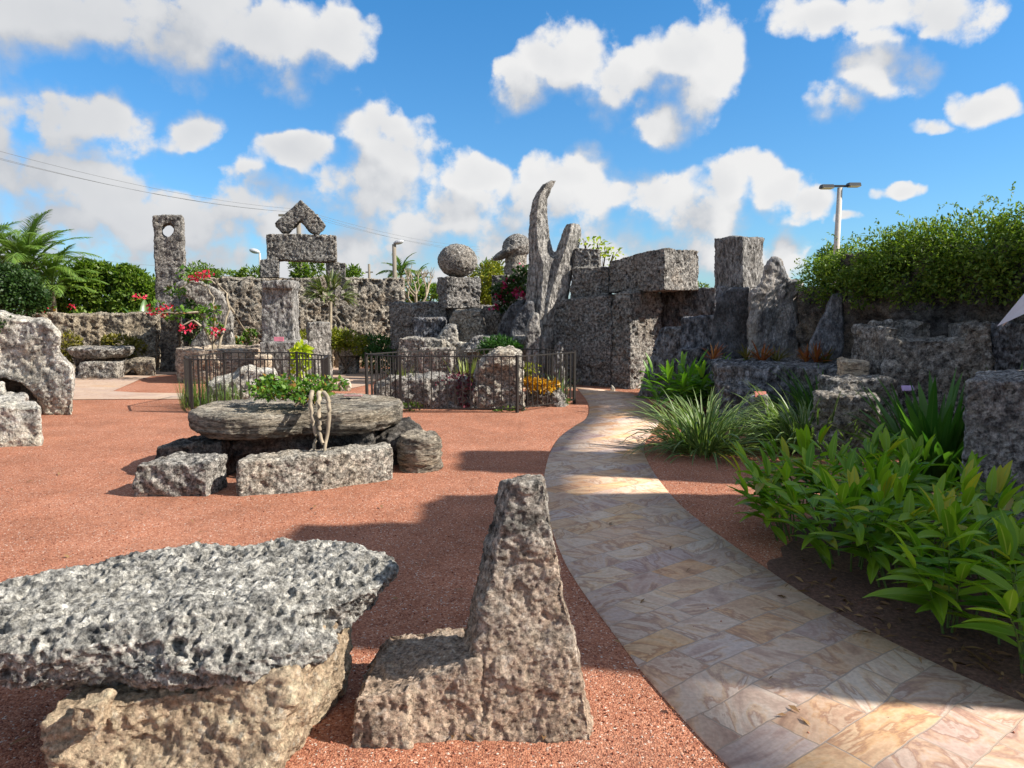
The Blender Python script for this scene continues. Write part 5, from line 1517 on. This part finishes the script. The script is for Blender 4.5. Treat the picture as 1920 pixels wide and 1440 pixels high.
# ================================================================== BEYOND THE WALLS
def palm(name, label, base, top, nfr, L, m, seed, r0=.09, group=None, leaflet=.5):
    t = thing(name, tuple(base), label, 'palm', group)
    r2 = random.Random(seed)
    b, tp = Vector(base), Vector(top)
    tubes('trunk', [[(b - Vector((0, 0, .05)), r0 * 1.3), (b.lerp(tp, .5), r0), (tp, r0 * .8)]], 'bark', parent=t, sides=10)
    sp, rib = [], []
    for k in range(nfr):
        az = k * 2.4 + r2.uniform(-.3, .3); ln = .12 + 1.25 * (k / nfr) + r2.uniform(-.1, .1); Ln = L * r2.uniform(.8, 1.1)
        dr = r2.uniform(1.0, 1.6)
        p = tp.copy(); path = []
        n = 34
        for j in range(n + 1):
            s = j / n; a = ln + dr * s ** 1.3
            h = Vector((math.cos(az), math.sin(az), 0))
            d = h * math.sin(a) + Vector((0, 0, math.cos(a)))
            path.append((p.copy(), .018 * (1 - s) + .004))
            if s > .18:
                for sg in (-1, 1):
                    a2 = az + sg * (1.05 - .4 * s)
                    sp.append((p.copy(), a2, a + .1 + r2.uniform(-.1, .15), L * leaflet * .5 * math.sin(math.pi * (s * .85 + .12)) * r2.uniform(.85, 1.1), .035, .7, r2.uniform(-.3, .3)))
            p = p + d * (Ln / n)
        rib.append(path)
    tubes('rib', rib, 'stem', parent=t, sides=5)
    blades('crown', sp, m, parent=t, segs=2)
    return t
palm('palm_tree', 'tall feathery palm rising above the hedge at the left edge', atz(62, 21.5, 0), at(52, 508, 21.5), 40, 2.05, 'palm', 91)
palm('palm_tree', 'second feathery palm leaning out of view at the left edge', atz(-60, 22.5, 0), at(-30, 510, 22.5), 30, 2.2, 'palm', 92)
palm('palm_tree', 'shorter feathery palm with drooping fronds just left of the leafy shrubs', atz(108, 21.2, 0), at(98, 545, 21.2), 24, 1.5, 'palm', 89)
hedge_g = 'tall shrubs behind the low wall at left'
bush('dark_bush', 'dark rounded bush with tiny leaves behind the rock throne at left', 'bush', [(10, 540, 14.5, .6, .5, .45), (50, 545, 14.5, .45, .4, .36), (-40, 530, 14.5, .6, .5, .5), (25, 568, 14.4, .5, .4, .3), (62, 560, 14.6, .3, .3, .28)], 15000, .06, .04, 'hedge_dark', 93, clump=.2, cf=3)
bush('moss_tuft', 'dark tuft of leaves on top of the rock throne at the left edge', 'plant', [(4, 608, 11.2, .18, .15, .09)], 300, .05, .03, 'hedge_dark', 94, clump=.1, stem=False, zmin=1.2)
for i, (lab, es, sd, mm) in enumerate([
        ('leafy green shrub directly right of the feathery palm behind the low wall', [(135, 561, 22.5, 0.72, .6, 0.72), (150, 526, 22.5, 0.54, .5, 0.50), (165, 506, 22.6, 0.32, .3, 0.27), (128, 596, 22.3, 0.63, .5, 0.36)], 95, 'ficus'),
        ('leafy green shrub in the middle of the row behind the low wall', [(200, 561, 22.8, 0.68, .6, 0.72), (205, 526, 22.8, 0.50, .5, 0.45), (195, 511, 22.8, 0.27, .3, 0.27), (225, 516, 22.8, 0.36, .3, 0.27), (195, 596, 22.5, 0.63, .5, 0.36)], 96, 'ficus'),
        ('leafy green shrub close to the left side of the holed pillar', [(250, 561, 22.6, 0.63, .6, 0.63), (245, 528, 22.7, 0.50, .5, 0.41), (238, 512, 22.8, 0.27, .25, 0.23), (272, 546, 22.8, 0.41, .5, 0.45), (255, 596, 22.5, 0.63, .5, 0.36)], 97, 'ficus')]):
    bush('tall_shrub', lab, 'shrub', es, 7500, .14, .065, mm, sd, group=hedge_g, clump=.5, cf=2.0)
r2 = random.Random(98)
sp = []
for k, (az, ln, L_) in enumerate([(2.9, .5, 1.0), (2.6, .9, .9), (.3, .4, 1.0), (1.2, .3, 1.1), (3.6, .8, .9), (-.4, .7, .9), (4.4, 1.0, .8), (2.0, .2, 1.1), (5.3, .8, .8), (3.2, 1.3, .8)]):
    sp.append((atz(268, 20.9, .9) + Vector((r2.uniform(-.15, .15), 0, 0)), az, ln, L_, .32, .5, r2.uniform(-.5, .5)))
tag(blades('broad_leaf_plant', sp, 'banana', None, tuple(atz(268, 20.9, 0)), 7), 'broad leaved banana like plant beside the holed pillar', 'plant')

# trees and palms farther out
def tree(name, label, bpx, Y, crown, n, L, W, m, seed, group=None, zb=0):
    t = thing(name, tuple(atz(bpx, Y, 0)), label, 'tree', group)
    E = []
    for (px, py, dY, rx, rz) in crown:
        p = at(px, py, Y + dY); E.append((p.x, p.y, p.z, rx, rx * .8, rz))
    foliage('crown', E, n, L, W, m, parent=t, seed=seed, clump=.4, cf=1.2, shell=.5)
    r2 = random.Random(seed); b = Vector(t.location); paths = []
    cz = min(e[2] for e in E)
    fork = Vector((b.x, b.y, cz * .6))
    paths.append([(b - Vector((0, 0, .1)), .14), (fork, .1)])
    for e in E: paths.append([(fork, .07), (fork.lerp(Vector(e[:3]), .6) + Vector((0, 0, .1)), .045), (Vector(e[:3]), .015)])
    tubes('trunk', paths, 'bark_dark', parent=t, sides=7)
    return t
far_g = 'small trees showing over the back wall'
tree('tree', 'leafy tree seen through the window under the lintel', 572, 30, [(562, 502, 0, .42, .4), (594, 500, .3, .22, .45), (566, 515, 0, .4, .3)], 900, .17, .07, 'ficus', 101, far_g)
tree('tree', 'small tree top left of the monument beside the lamp', 478, 30, [(478, 515, 0, .5, .35), (470, 520, 0, .5, .3)], 900, .17, .07, 'ficus', 102, far_g)
tree('tree', 'small tree top just right of the monument', 660, 30, [(660, 514, 0, .4, .3), (662, 520, 0, .45, .25)], 600, .16, .06, 'ficus', 103, far_g)
tree('tree', 'small tuft of tree top above the red flowers on the hooked stone', 378, 30, [(378, 508, 0, .6, .3), (380, 518, 0, .7, .3), (420, 517, 0, .6, .2)], 1100, .16, .06, 'ficus', 104, far_g)
tree('tree', 'yellow green tree glowing between the ball and the hat shaped stone', 915, 26, [(915, 515, 0, .6, .4), (905, 540, 0, .6, .5), (930, 505, .3, .4, .35), (918, 560, 0, .6, .5)], 3000, .14, .06, 'yellowgreen', 105)
tree('tree', 'dark green tree top behind the right side of the stone ball', 905, 32, [(903, 500, 0, .35, .45), (925, 510, .5, .4, .3)], 700, .16, .06, 'ficus', 106)
tree('tree', 'low green tree behind the bare branches above the lower wall', 795, 27, [(770, 545, 0, .6, .4), (800, 552, 0, .7, .35), (815, 550, 0, .5, .3)], 1800, .14, .06, 'ficus', 107)
tree('tree', 'green tree tip right of the big lintel above the wall', 1313, 24, [(1313, 540, 0, .25, .15)], 150, .12, .05, 'ficus', 108)
tree('tree', 'dark tree top behind the foot of the tall double lamp', 1566, 30, [(1562, 478, 0, .6, .4), (1580, 474, 0, .4, .3), (1555, 490, 0, .6, .4), (1570, 500, 0, .9, .6)], 1600, .18, .06, 'ficus', 109)
palm('palm_tree', 'small palm beside the lamp pole behind the back wall', atz(752, 29, 0), at(752, 517, 29), 16, 1.1, 'palm', 110, .07)
palm('palm_tree', 'far small palm behind the bare branches', atz(782, 31, 0), at(782, 527, 31), 12, .9, 'palm', 111, .06)
def bare_tree():
    t = thing('bare_tree', tuple(atz(785, 21, 0)), 'leafless branching tree behind the corner of the back wall', 'tree')
    r2 = random.Random(112); paths = []
    def grow(p, d, L_, r, k):
        q = p + d * L_ * .5 + Vector([r2.uniform(-.04, .04) for _ in range(3)]); e = q + (d + Vector((0, 0, .15))).normalized() * L_ * .5
        paths.append([(p, r), (q, r * .85), (e, r * .65)])
        if k:
            for _ in range(r2.choice((2, 3))):
                nd = (d + Vector((r2.uniform(-.9, .9), r2.uniform(-.7, .7), r2.uniform(-.1, .6)))).normalized()
                grow(e, nd, L_ * r2.uniform(.6, .85), r * .6, k - 1)
    b = Vector(t.location)
    paths.append([(b, .12), (b + Vector((0, 0, 1.5)), .09)])
    for d in ((-.6, 0, .8), (.5, .2, .8), (0, -.2, 1), (-.2, .3, .7)): grow(b + Vector((0, 0, 1.5)), Vector(d).normalized(), .5, .045, 3)
    tubes('trunk', paths, 'bark', parent=t, sides=6)
bare_tree()

# lamps, poles, wires
def pole(name, label, cat, base, top, r0, r1, m, group=None):
    t = thing(name, tuple(base), label, cat, group)
    tubes('pole', [[(base, r0), (Vector(base).lerp(Vector(top), .5), (r0 + r1) / 2), (top, r1), (Vector(top) + Vector((0, 0, .01)), .001)]], m, parent=t, sides=12)
    return t
tp = at(1575, 352, 26)
lp = pole('street_lamp', 'tall pale pole with two black lamp heads above the green hedge', 'street lamp', Vector((tp.x - .08, 26, 0)), tp, .13, .085, 'pole_grey')
lh = tp + Vector((0, 0, .05))
def lamp_head(dx0, dx1, dz):
    bm = bmesh.new()
    a, b_ = lh.x + dx0, lh.x + dx1
    hexa(bm, [(a, 25.85, lh.z - .05 + dz), (b_, 25.85, lh.z - .05 + dz), (b_, 26.15, lh.z - .05 + dz), (a, 26.15, lh.z - .05 + dz), (a + .02, 25.88, lh.z + .07 + dz), (b_ - .02, 25.88, lh.z + .07 + dz), (b_ - .02, 26.12, lh.z + .07 + dz), (a + .02, 26.12, lh.z + .07 + dz)])
    bmesh.ops.recalc_face_normals(bm, faces=bm.faces)
    bmesh.ops.bevel(bm, geom=list(bm.edges), offset=.012, segments=2, affect='EDGES')
    me = bpy.data.meshes.new('lamp_head'); bm.to_mesh(me); bm.free()
    o = link('lamp_head', me, M['lamp_black'], lp)
    ln = boxmesh('lens', a + .04, b_ - .04, 25.82, 26.1, lh.z - .075 + dz, lh.z - .052 + dz, 'lamp_lens', None, (0, 0, 0), bev=.004)
    ln.data.transform(Matrix.Translation(-Vector(lp.location))); ln.parent = o
lamp_head(-.68, -.24, -.02); lamp_head(.24, .68, .04)
boxmesh('cross_arm', lh.x - .26, lh.x + .26, 25.96, 26.04, lh.z - .03, lh.z + .04, 'lamp_black', parent=lp)
def small_lamp(label, px, py, Y, m, side, r=.045, s=1.0):
    tp_ = at(px, py, Y)
    t = pole('street_lamp', label, 'street lamp', Vector((tp_.x, Y, 0)), tp_, r * 1.2, r, m)
    bm = bmesh.new()
    x = tp_.x + side * .22 * s
    ell(bm, Vector((x, Y, tp_.z + .1 * s)), (.24 * s, .16 * s, .11 * s), 16, Matrix.Rotation(rad(-12) * side, 3, 'Y'))
    me = bpy.data.meshes.new('lamp_head'); bm.to_mesh(me); bm.free()
    link('lamp_head', me, M['lamp_grey'], t)
    tubes('arm', [[(tp_, r * .8), (tp_ + Vector((side * .1 * s, 0, .08 * s)), r * .7)]], m, parent=t, sides=8)
small_lamp('grey street lamp just left of the gabled monument', 487, 475, 33, 'pole_grey', -1)
small_lamp('wooden lamp pole standing behind the back wall right of the monument', 739, 458, 28, 'pole_wood', 1, .075, .8)
small_lamp('distant grey lamp behind the bare branches', 795, 515, 45, 'pole_grey', -1, .05)
tpu = at(559, 392, 42)
up = pole('utility_pole', 'wooden power pole seen through the gable stone', 'utility pole', Vector((tpu.x, 42, 0)), tpu, .16, .12, 'pole_wood')
boxmesh('cross_arm', tpu.x - 1.1, tpu.x + 1.1, 41.95, 42.05, tpu.z - .4, tpu.z - .28, 'pole_wood', parent=up)
tpu2 = at(692, 495, 60)
up2 = pole('utility_pole', 'thin distant power pole right of the gabled monument', 'utility pole', Vector((tpu2.x, 60, 0)), tpu2, .14, .1, 'pole_wood')
boxmesh('cross_arm', tpu2.x - .3, tpu2.x + .3, 59.95, 60.05, tpu2.z - .7, tpu2.z - .6, 'pole_wood', parent=up2)
def wire(label, pts, sag=.4):
    q = []
    for i in range(len(pts) - 1):
        for j in range(12):
            t = j / 12
            p = pts[i].lerp(pts[i + 1], t); p.z -= sag * 4 * t * (1 - t); q.append(p)
    q.append(pts[-1])
    tag(tubes('power_line', [[(p, .008) for p in q]], 'cable', None, tuple(q[0]), sides=5), label, 'cable', 'power lines across the sky')
wire('uppermost power line sloping down from the left edge to the pole', [at(-120, 250, 24), at(559, 392, 42), at(900, 463, 70)])
wire('middle power line below the uppermost one in the left sky', [at(-120, 264, 24), at(545, 397, 42), at(900, 468, 70)])
wire('lowest power line in the left sky', [at(-120, 268, 24.6), at(572, 399, 42), at(900, 472, 70)])
wire('low power line just above the shrubs at left', [at(100, 478, 40), at(480, 509, 52)], .15)

# ================================================================== PLANTS ON THE RIGHT
def ginger(base, h, nst, spread, seed, m, label, L=.265, W=.072, group=None):
    r2 = random.Random(seed)
    t = thing('ginger_plant', tuple(base), label, 'plant', group)
    st_, sp = [], []
    for k in range(nst):
        az = r2.uniform(0, 6.283); d = spread * math.sqrt(r2.random())
        b = Vector(base) + Vector((math.cos(az) * d * .6, math.sin(az) * d * .6, 0))
        az2 = az + r2.uniform(-.5, .5); ln = .15 + .75 * d / max(spread, .01) * r2.uniform(.6, 1.1); Ln = h * r2.uniform(.75, 1.1)
        p = b.copy(); path = []; n = 10
        nl = r2.randint(7, 10); side = r2.choice((-1, 1))
        hv = Vector((math.cos(az2), math.sin(az2), 0))
        for j in range(n + 1):
            s = j / n; a = ln * (.55 + .75 * s)
            path.append((p.copy(), .007 * (1 - .6 * s)))
            if s >= .3:
                side = -side
                la = az2 + side * r2.uniform(.7, 1.7)
                f = .75 + .35 * math.sin(math.pi * s)
                sp.append((p.copy(), la, max(.3, a * .4 + r2.uniform(.85, 1.55) - .3 * s), L * f * r2.uniform(.75, 1.1), W * r2.uniform(.85, 1.15), r2.uniform(.3, .8), r2.uniform(-.35, .35)))
            p = p + (hv * math.sin(a) + Vector((0, 0, math.cos(a)))) * (Ln / n)
        for _ in range(2): sp.append((p.copy(), az2 + r2.uniform(-.8, .8), ln * .6 + r2.uniform(-.1, .3), L * r2.uniform(.65, .9), W * .85, .5, r2.uniform(-.3, .3)))
        st_.append(path)
    tubes('stem', st_, 'stem', parent=t, sides=5)
    blades('foliage', sp, m, parent=t, segs=8, wprof=lambda q: max(.03, (math.sin(math.pi * min(1, q * .93 + .07)) ** .75) * (1 - .25 * q)))
    return t
gg = 'leafy ginger plants along the right edge of the path'
for i, (px, py, h, n, s, lab) in enumerate([
        (1500, 1010, .62, 9, .26, 'ginger plant closest to the red gravel bend, low at the left end of the bed'),
        (1545, 975, .72, 9, .26, 'tall ginger plant at the back left of the bed in front of the striped plants'),
        (1600, 1060, .72, 10, .28, 'ginger plant leaning over the path edge in the left half of the bed'),
        (1650, 1000, .66, 9, .28, 'ginger plant at the back of the bed below the dark strap leaves'),
        (1705, 1100, .76, 10, .28, 'ginger plant with long drooping leaves in the middle of the bed by the path'),
        (1755, 1015, .62, 9, .28, 'ginger plant in front of the pitted right edge block, on its left'),
        (1790, 1170, .66, 8, .25, 'ginger plant low beside the dry leaves near the path'),
        (1880, 1090, .62, 8, .24, 'ginger plant standing against the face of the pitted right edge block'),
        (1930, 1240, .66, 8, .26, 'sunlit ginger plant nearest the camera at the right edge')]):
    ginger(gnd(px, py), h * .78, int(n * 1.45), s * 1.2, 200 + i, 'ginger', lab, group=gg)
ginger(gnd(1258, 776), .62, 12, .4, 221, 'ginger2', 'dark ginger plant at the foot of the rough upright by the path', L=.42, W=.085)
ginger(gnd(1325, 773), .62, 12, .4, 222, 'ginger2', 'dark ginger plant in front of the dark ledge, right of its twin', L=.42, W=.085)
fl = 'striped grass like plants along the path'
blade_plant('striped_plant', 'large round clump of striped leaves beside the path bend', 'plant', gnd(1318, 848), 420, .86, .026, 'flax', 231, (.05, 1.3), (.6, 1.9), .34, 7, fl)
blade_plant('striped_plant', 'striped leaf clump with sunlit tips behind the ginger bed', 'plant', gnd(1508, 842), 420, .92, .026, 'flax', 232, (.05, 1.3), (.6, 1.9), .42, 7, fl)
blade_plant('striped_plant', 'small striped leaf clump between the sunlit clump and the dark strap leaves', 'plant', gnd(1590, 850), 80, .62, .024, 'flax', 233, (.05, 1.1), (.35, 1.1), .22, 7, fl)
blade_plant('strap_leaf_plant', 'big dark strap leaved plant in front of the throne steps', 'plant', gnd(1755, 905), 120, 1.05, .095, 'crinum', 234, (.03, .95), (.1, .6), .25, 7)
blade_plant('strap_leaf_plant', 'dark strap leaved plant behind the big pitted right edge block', 'plant', gnd(1890, 850), 45, 1.0, .075, 'crinum', 235, (.03, .7), (.1, .5), .2, 7)
blade_plant('arching_plant', 'dark arching leaves on the ledge left of the tan block', 'plant', (*atz(1535, 9.7, 0)[:2], .0), 90, 1.05, .035, 'crinum', 236, (.05, .8), (.5, 1.4), .2, 7)
bg_ = 'bromeliads on the dark ledge'
for i, (px, py, Y, m_, n, L_, lab) in enumerate([
        (1337, 672, 11.6, 'brom', 26, .30, 'small red bromeliad at the left end of the dark ledge'),
        (1400, 668, 11.5, 'brom_y', 24, .30, 'dull olive bromeliad right of the smallest red one on the ledge'),
        (1429, 668, 11.3, 'brom', 36, .36, 'tall red bromeliad under the spire stone'),
        (1457, 672, 11.2, 'brom_y', 32, .32, 'yellowish bromeliad right of the tall red one under the spire'),
        (1512, 675, 10.9, 'brom', 30, .32, 'red bromeliad left of the widest one below the leaning dark slab'),
        (1530, 676, 10.8, 'brom', 44, .38, 'widest red bromeliad at the right end of the ledge'),
        (1548, 678, 10.8, 'brom_y', 26, .32, 'olive bromeliad at the far right end of the ledge')]):
    p = at(px, py, Y); p.z = .82
    blade_plant('bromeliad', lab, 'bromeliad', tuple(p), n, L_, .024, m_, 240 + i, (.1, 1.25), (.2, .8), .05, 5, bg_)
# soil-litter below the ginger
r2 = random.Random(251)
def litter():
    n = 120; P = []
    for _ in range(n):
        t = r2.random(); a = gnd(1500 + 430 * t, 1120 + 210 * t + r2.uniform(-60, 10)); P.append((a.x + r2.uniform(-.05, .12), a.y + r2.uniform(-.05, .25), .008 + r2.uniform(0, .02)))
    for _ in range(70):
        a = gnd(r2.uniform(0, 1500), 860 + 560 * r2.random()); P.append((a.x, a.y, .02))
    n = len(P)
    rs = np.random.RandomState(4)
    D = rs.normal(size=(n, 3)) * np.array([1, 1, .15]); Nr = np.tile([0, 0, 1.], (n, 1)) + .3 * rs.normal(size=(n, 3))
    tag(link('leaf_litter', leaf_mesh('leaf_litter', np.array(P), D, Nr, .03 + .08 * rs.rand(n), .006 + .02 * rs.rand(n)), M['litter']), kind='stuff')
litter()

# ================================================================== PARASOL AT THE RIGHT EDGE
def parasol():
    tip = at(1869, 612, 4.6)
    R, drop, til = 1.25, .42, rad(33)
    rot = Matrix.Rotation(rad(-32), 3, 'Z') @ Matrix.Rotation(-til, 3, 'Y')
    # local rim vertex pointing to -x
    apex = tip - rot @ Vector((-R, 0, -drop))
    t = thing('parasol', (apex.x, apex.y, 0), 'white parasol with one corner reaching into view at the right edge', 'parasol')
    n = 8; V = [apex]; Fq = []
    per = 6
    for i in range(n * per):
        a = math.pi + 2 * math.pi * i / (n * per); f = (i % per) / per
        sc_ = 1 - .09 * math.sin(math.pi * f)
        for k in range(1, 7):
            s = k / 6
            cr = (1 - (1 - sc_) * s)
            z = -drop * s - .05 * math.sin(math.pi * s) * math.sin(math.pi * f) + .05 * math.sin(math.pi * s)
            V.append(apex + rot @ Vector((R * s * cr * math.cos(a), R * s * cr * math.sin(a), z)))
    bm = bmesh.new(); bv = [bm.verts.new(v) for v in V]; N_ = n * per
    for i in range(N_):
        j = (i + 1) % N_
        bm.faces.new((bv[0], bv[1 + i * 6], bv[1 + j * 6]))
        for k in range(5): bm.faces.new((bv[1 + i * 6 + k], bv[2 + i * 6 + k], bv[2 + j * 6 + k], bv[1 + j * 6 + k]))
    bmesh.ops.solidify(bm, geom=list(bm.faces), thickness=.004)
    me = bpy.data.meshes.new('canopy'); bm.to_mesh(me); bm.free()
    link('canopy', me, M['canvas'], t)
    for i in range(n):
        a = math.pi + 2 * math.pi * i / n
        tubes('rib', [[(apex + rot @ Vector((0, 0, -.06)), .006), (apex + rot @ Vector((R * .98 * math.cos(a), R * .98 * math.sin(a), -drop - .012)), .005)]], 'alu', parent=t, sides=6)
    j = apex + rot @ Vector((0, 0, -.6))
    tubes('pole', [[(Vector((j.x, j.y, 0)), .022), (j, .022), (apex + rot @ Vector((0, 0, .06)), .014)]], 'alu', parent=t, sides=10)
    boxmesh('foot', j.x - .25, j.x + .25, j.y - .25, j.y + .25, 0, .06, 'pole_grey', parent=t, bev=.01)
parasol()

# ================================================================== JUST OUT OF VIEW ON THE RIGHT: what throws the long shadows
def tower(bm):
    box(bm, 7.4, 10.4, 1.6, 3.5, -.06, 7.0)
    box(bm, 7.4, 10.4, 3.45, 4.55, -.06, 6.3)
rock('stone_tower', tower, .07, 'wall', 'two storey stone tower throwing the wide shadow over the path', 'tower', rough=.06, rf=1.5, pit=.05, pf=3, fine=.01, sm=1)
def monolith(bm): box(bm, 8.6, 9.6, 5.25, 6.35, -.06, 7.1)
rock('stone_obelisk', monolith, .06, 'wall', 'tall plain stone pillar throwing the narrow shadow band across the path', 'obelisk', rough=.05, rf=1.5, pit=.04, pf=3, fine=.01, sm=1)
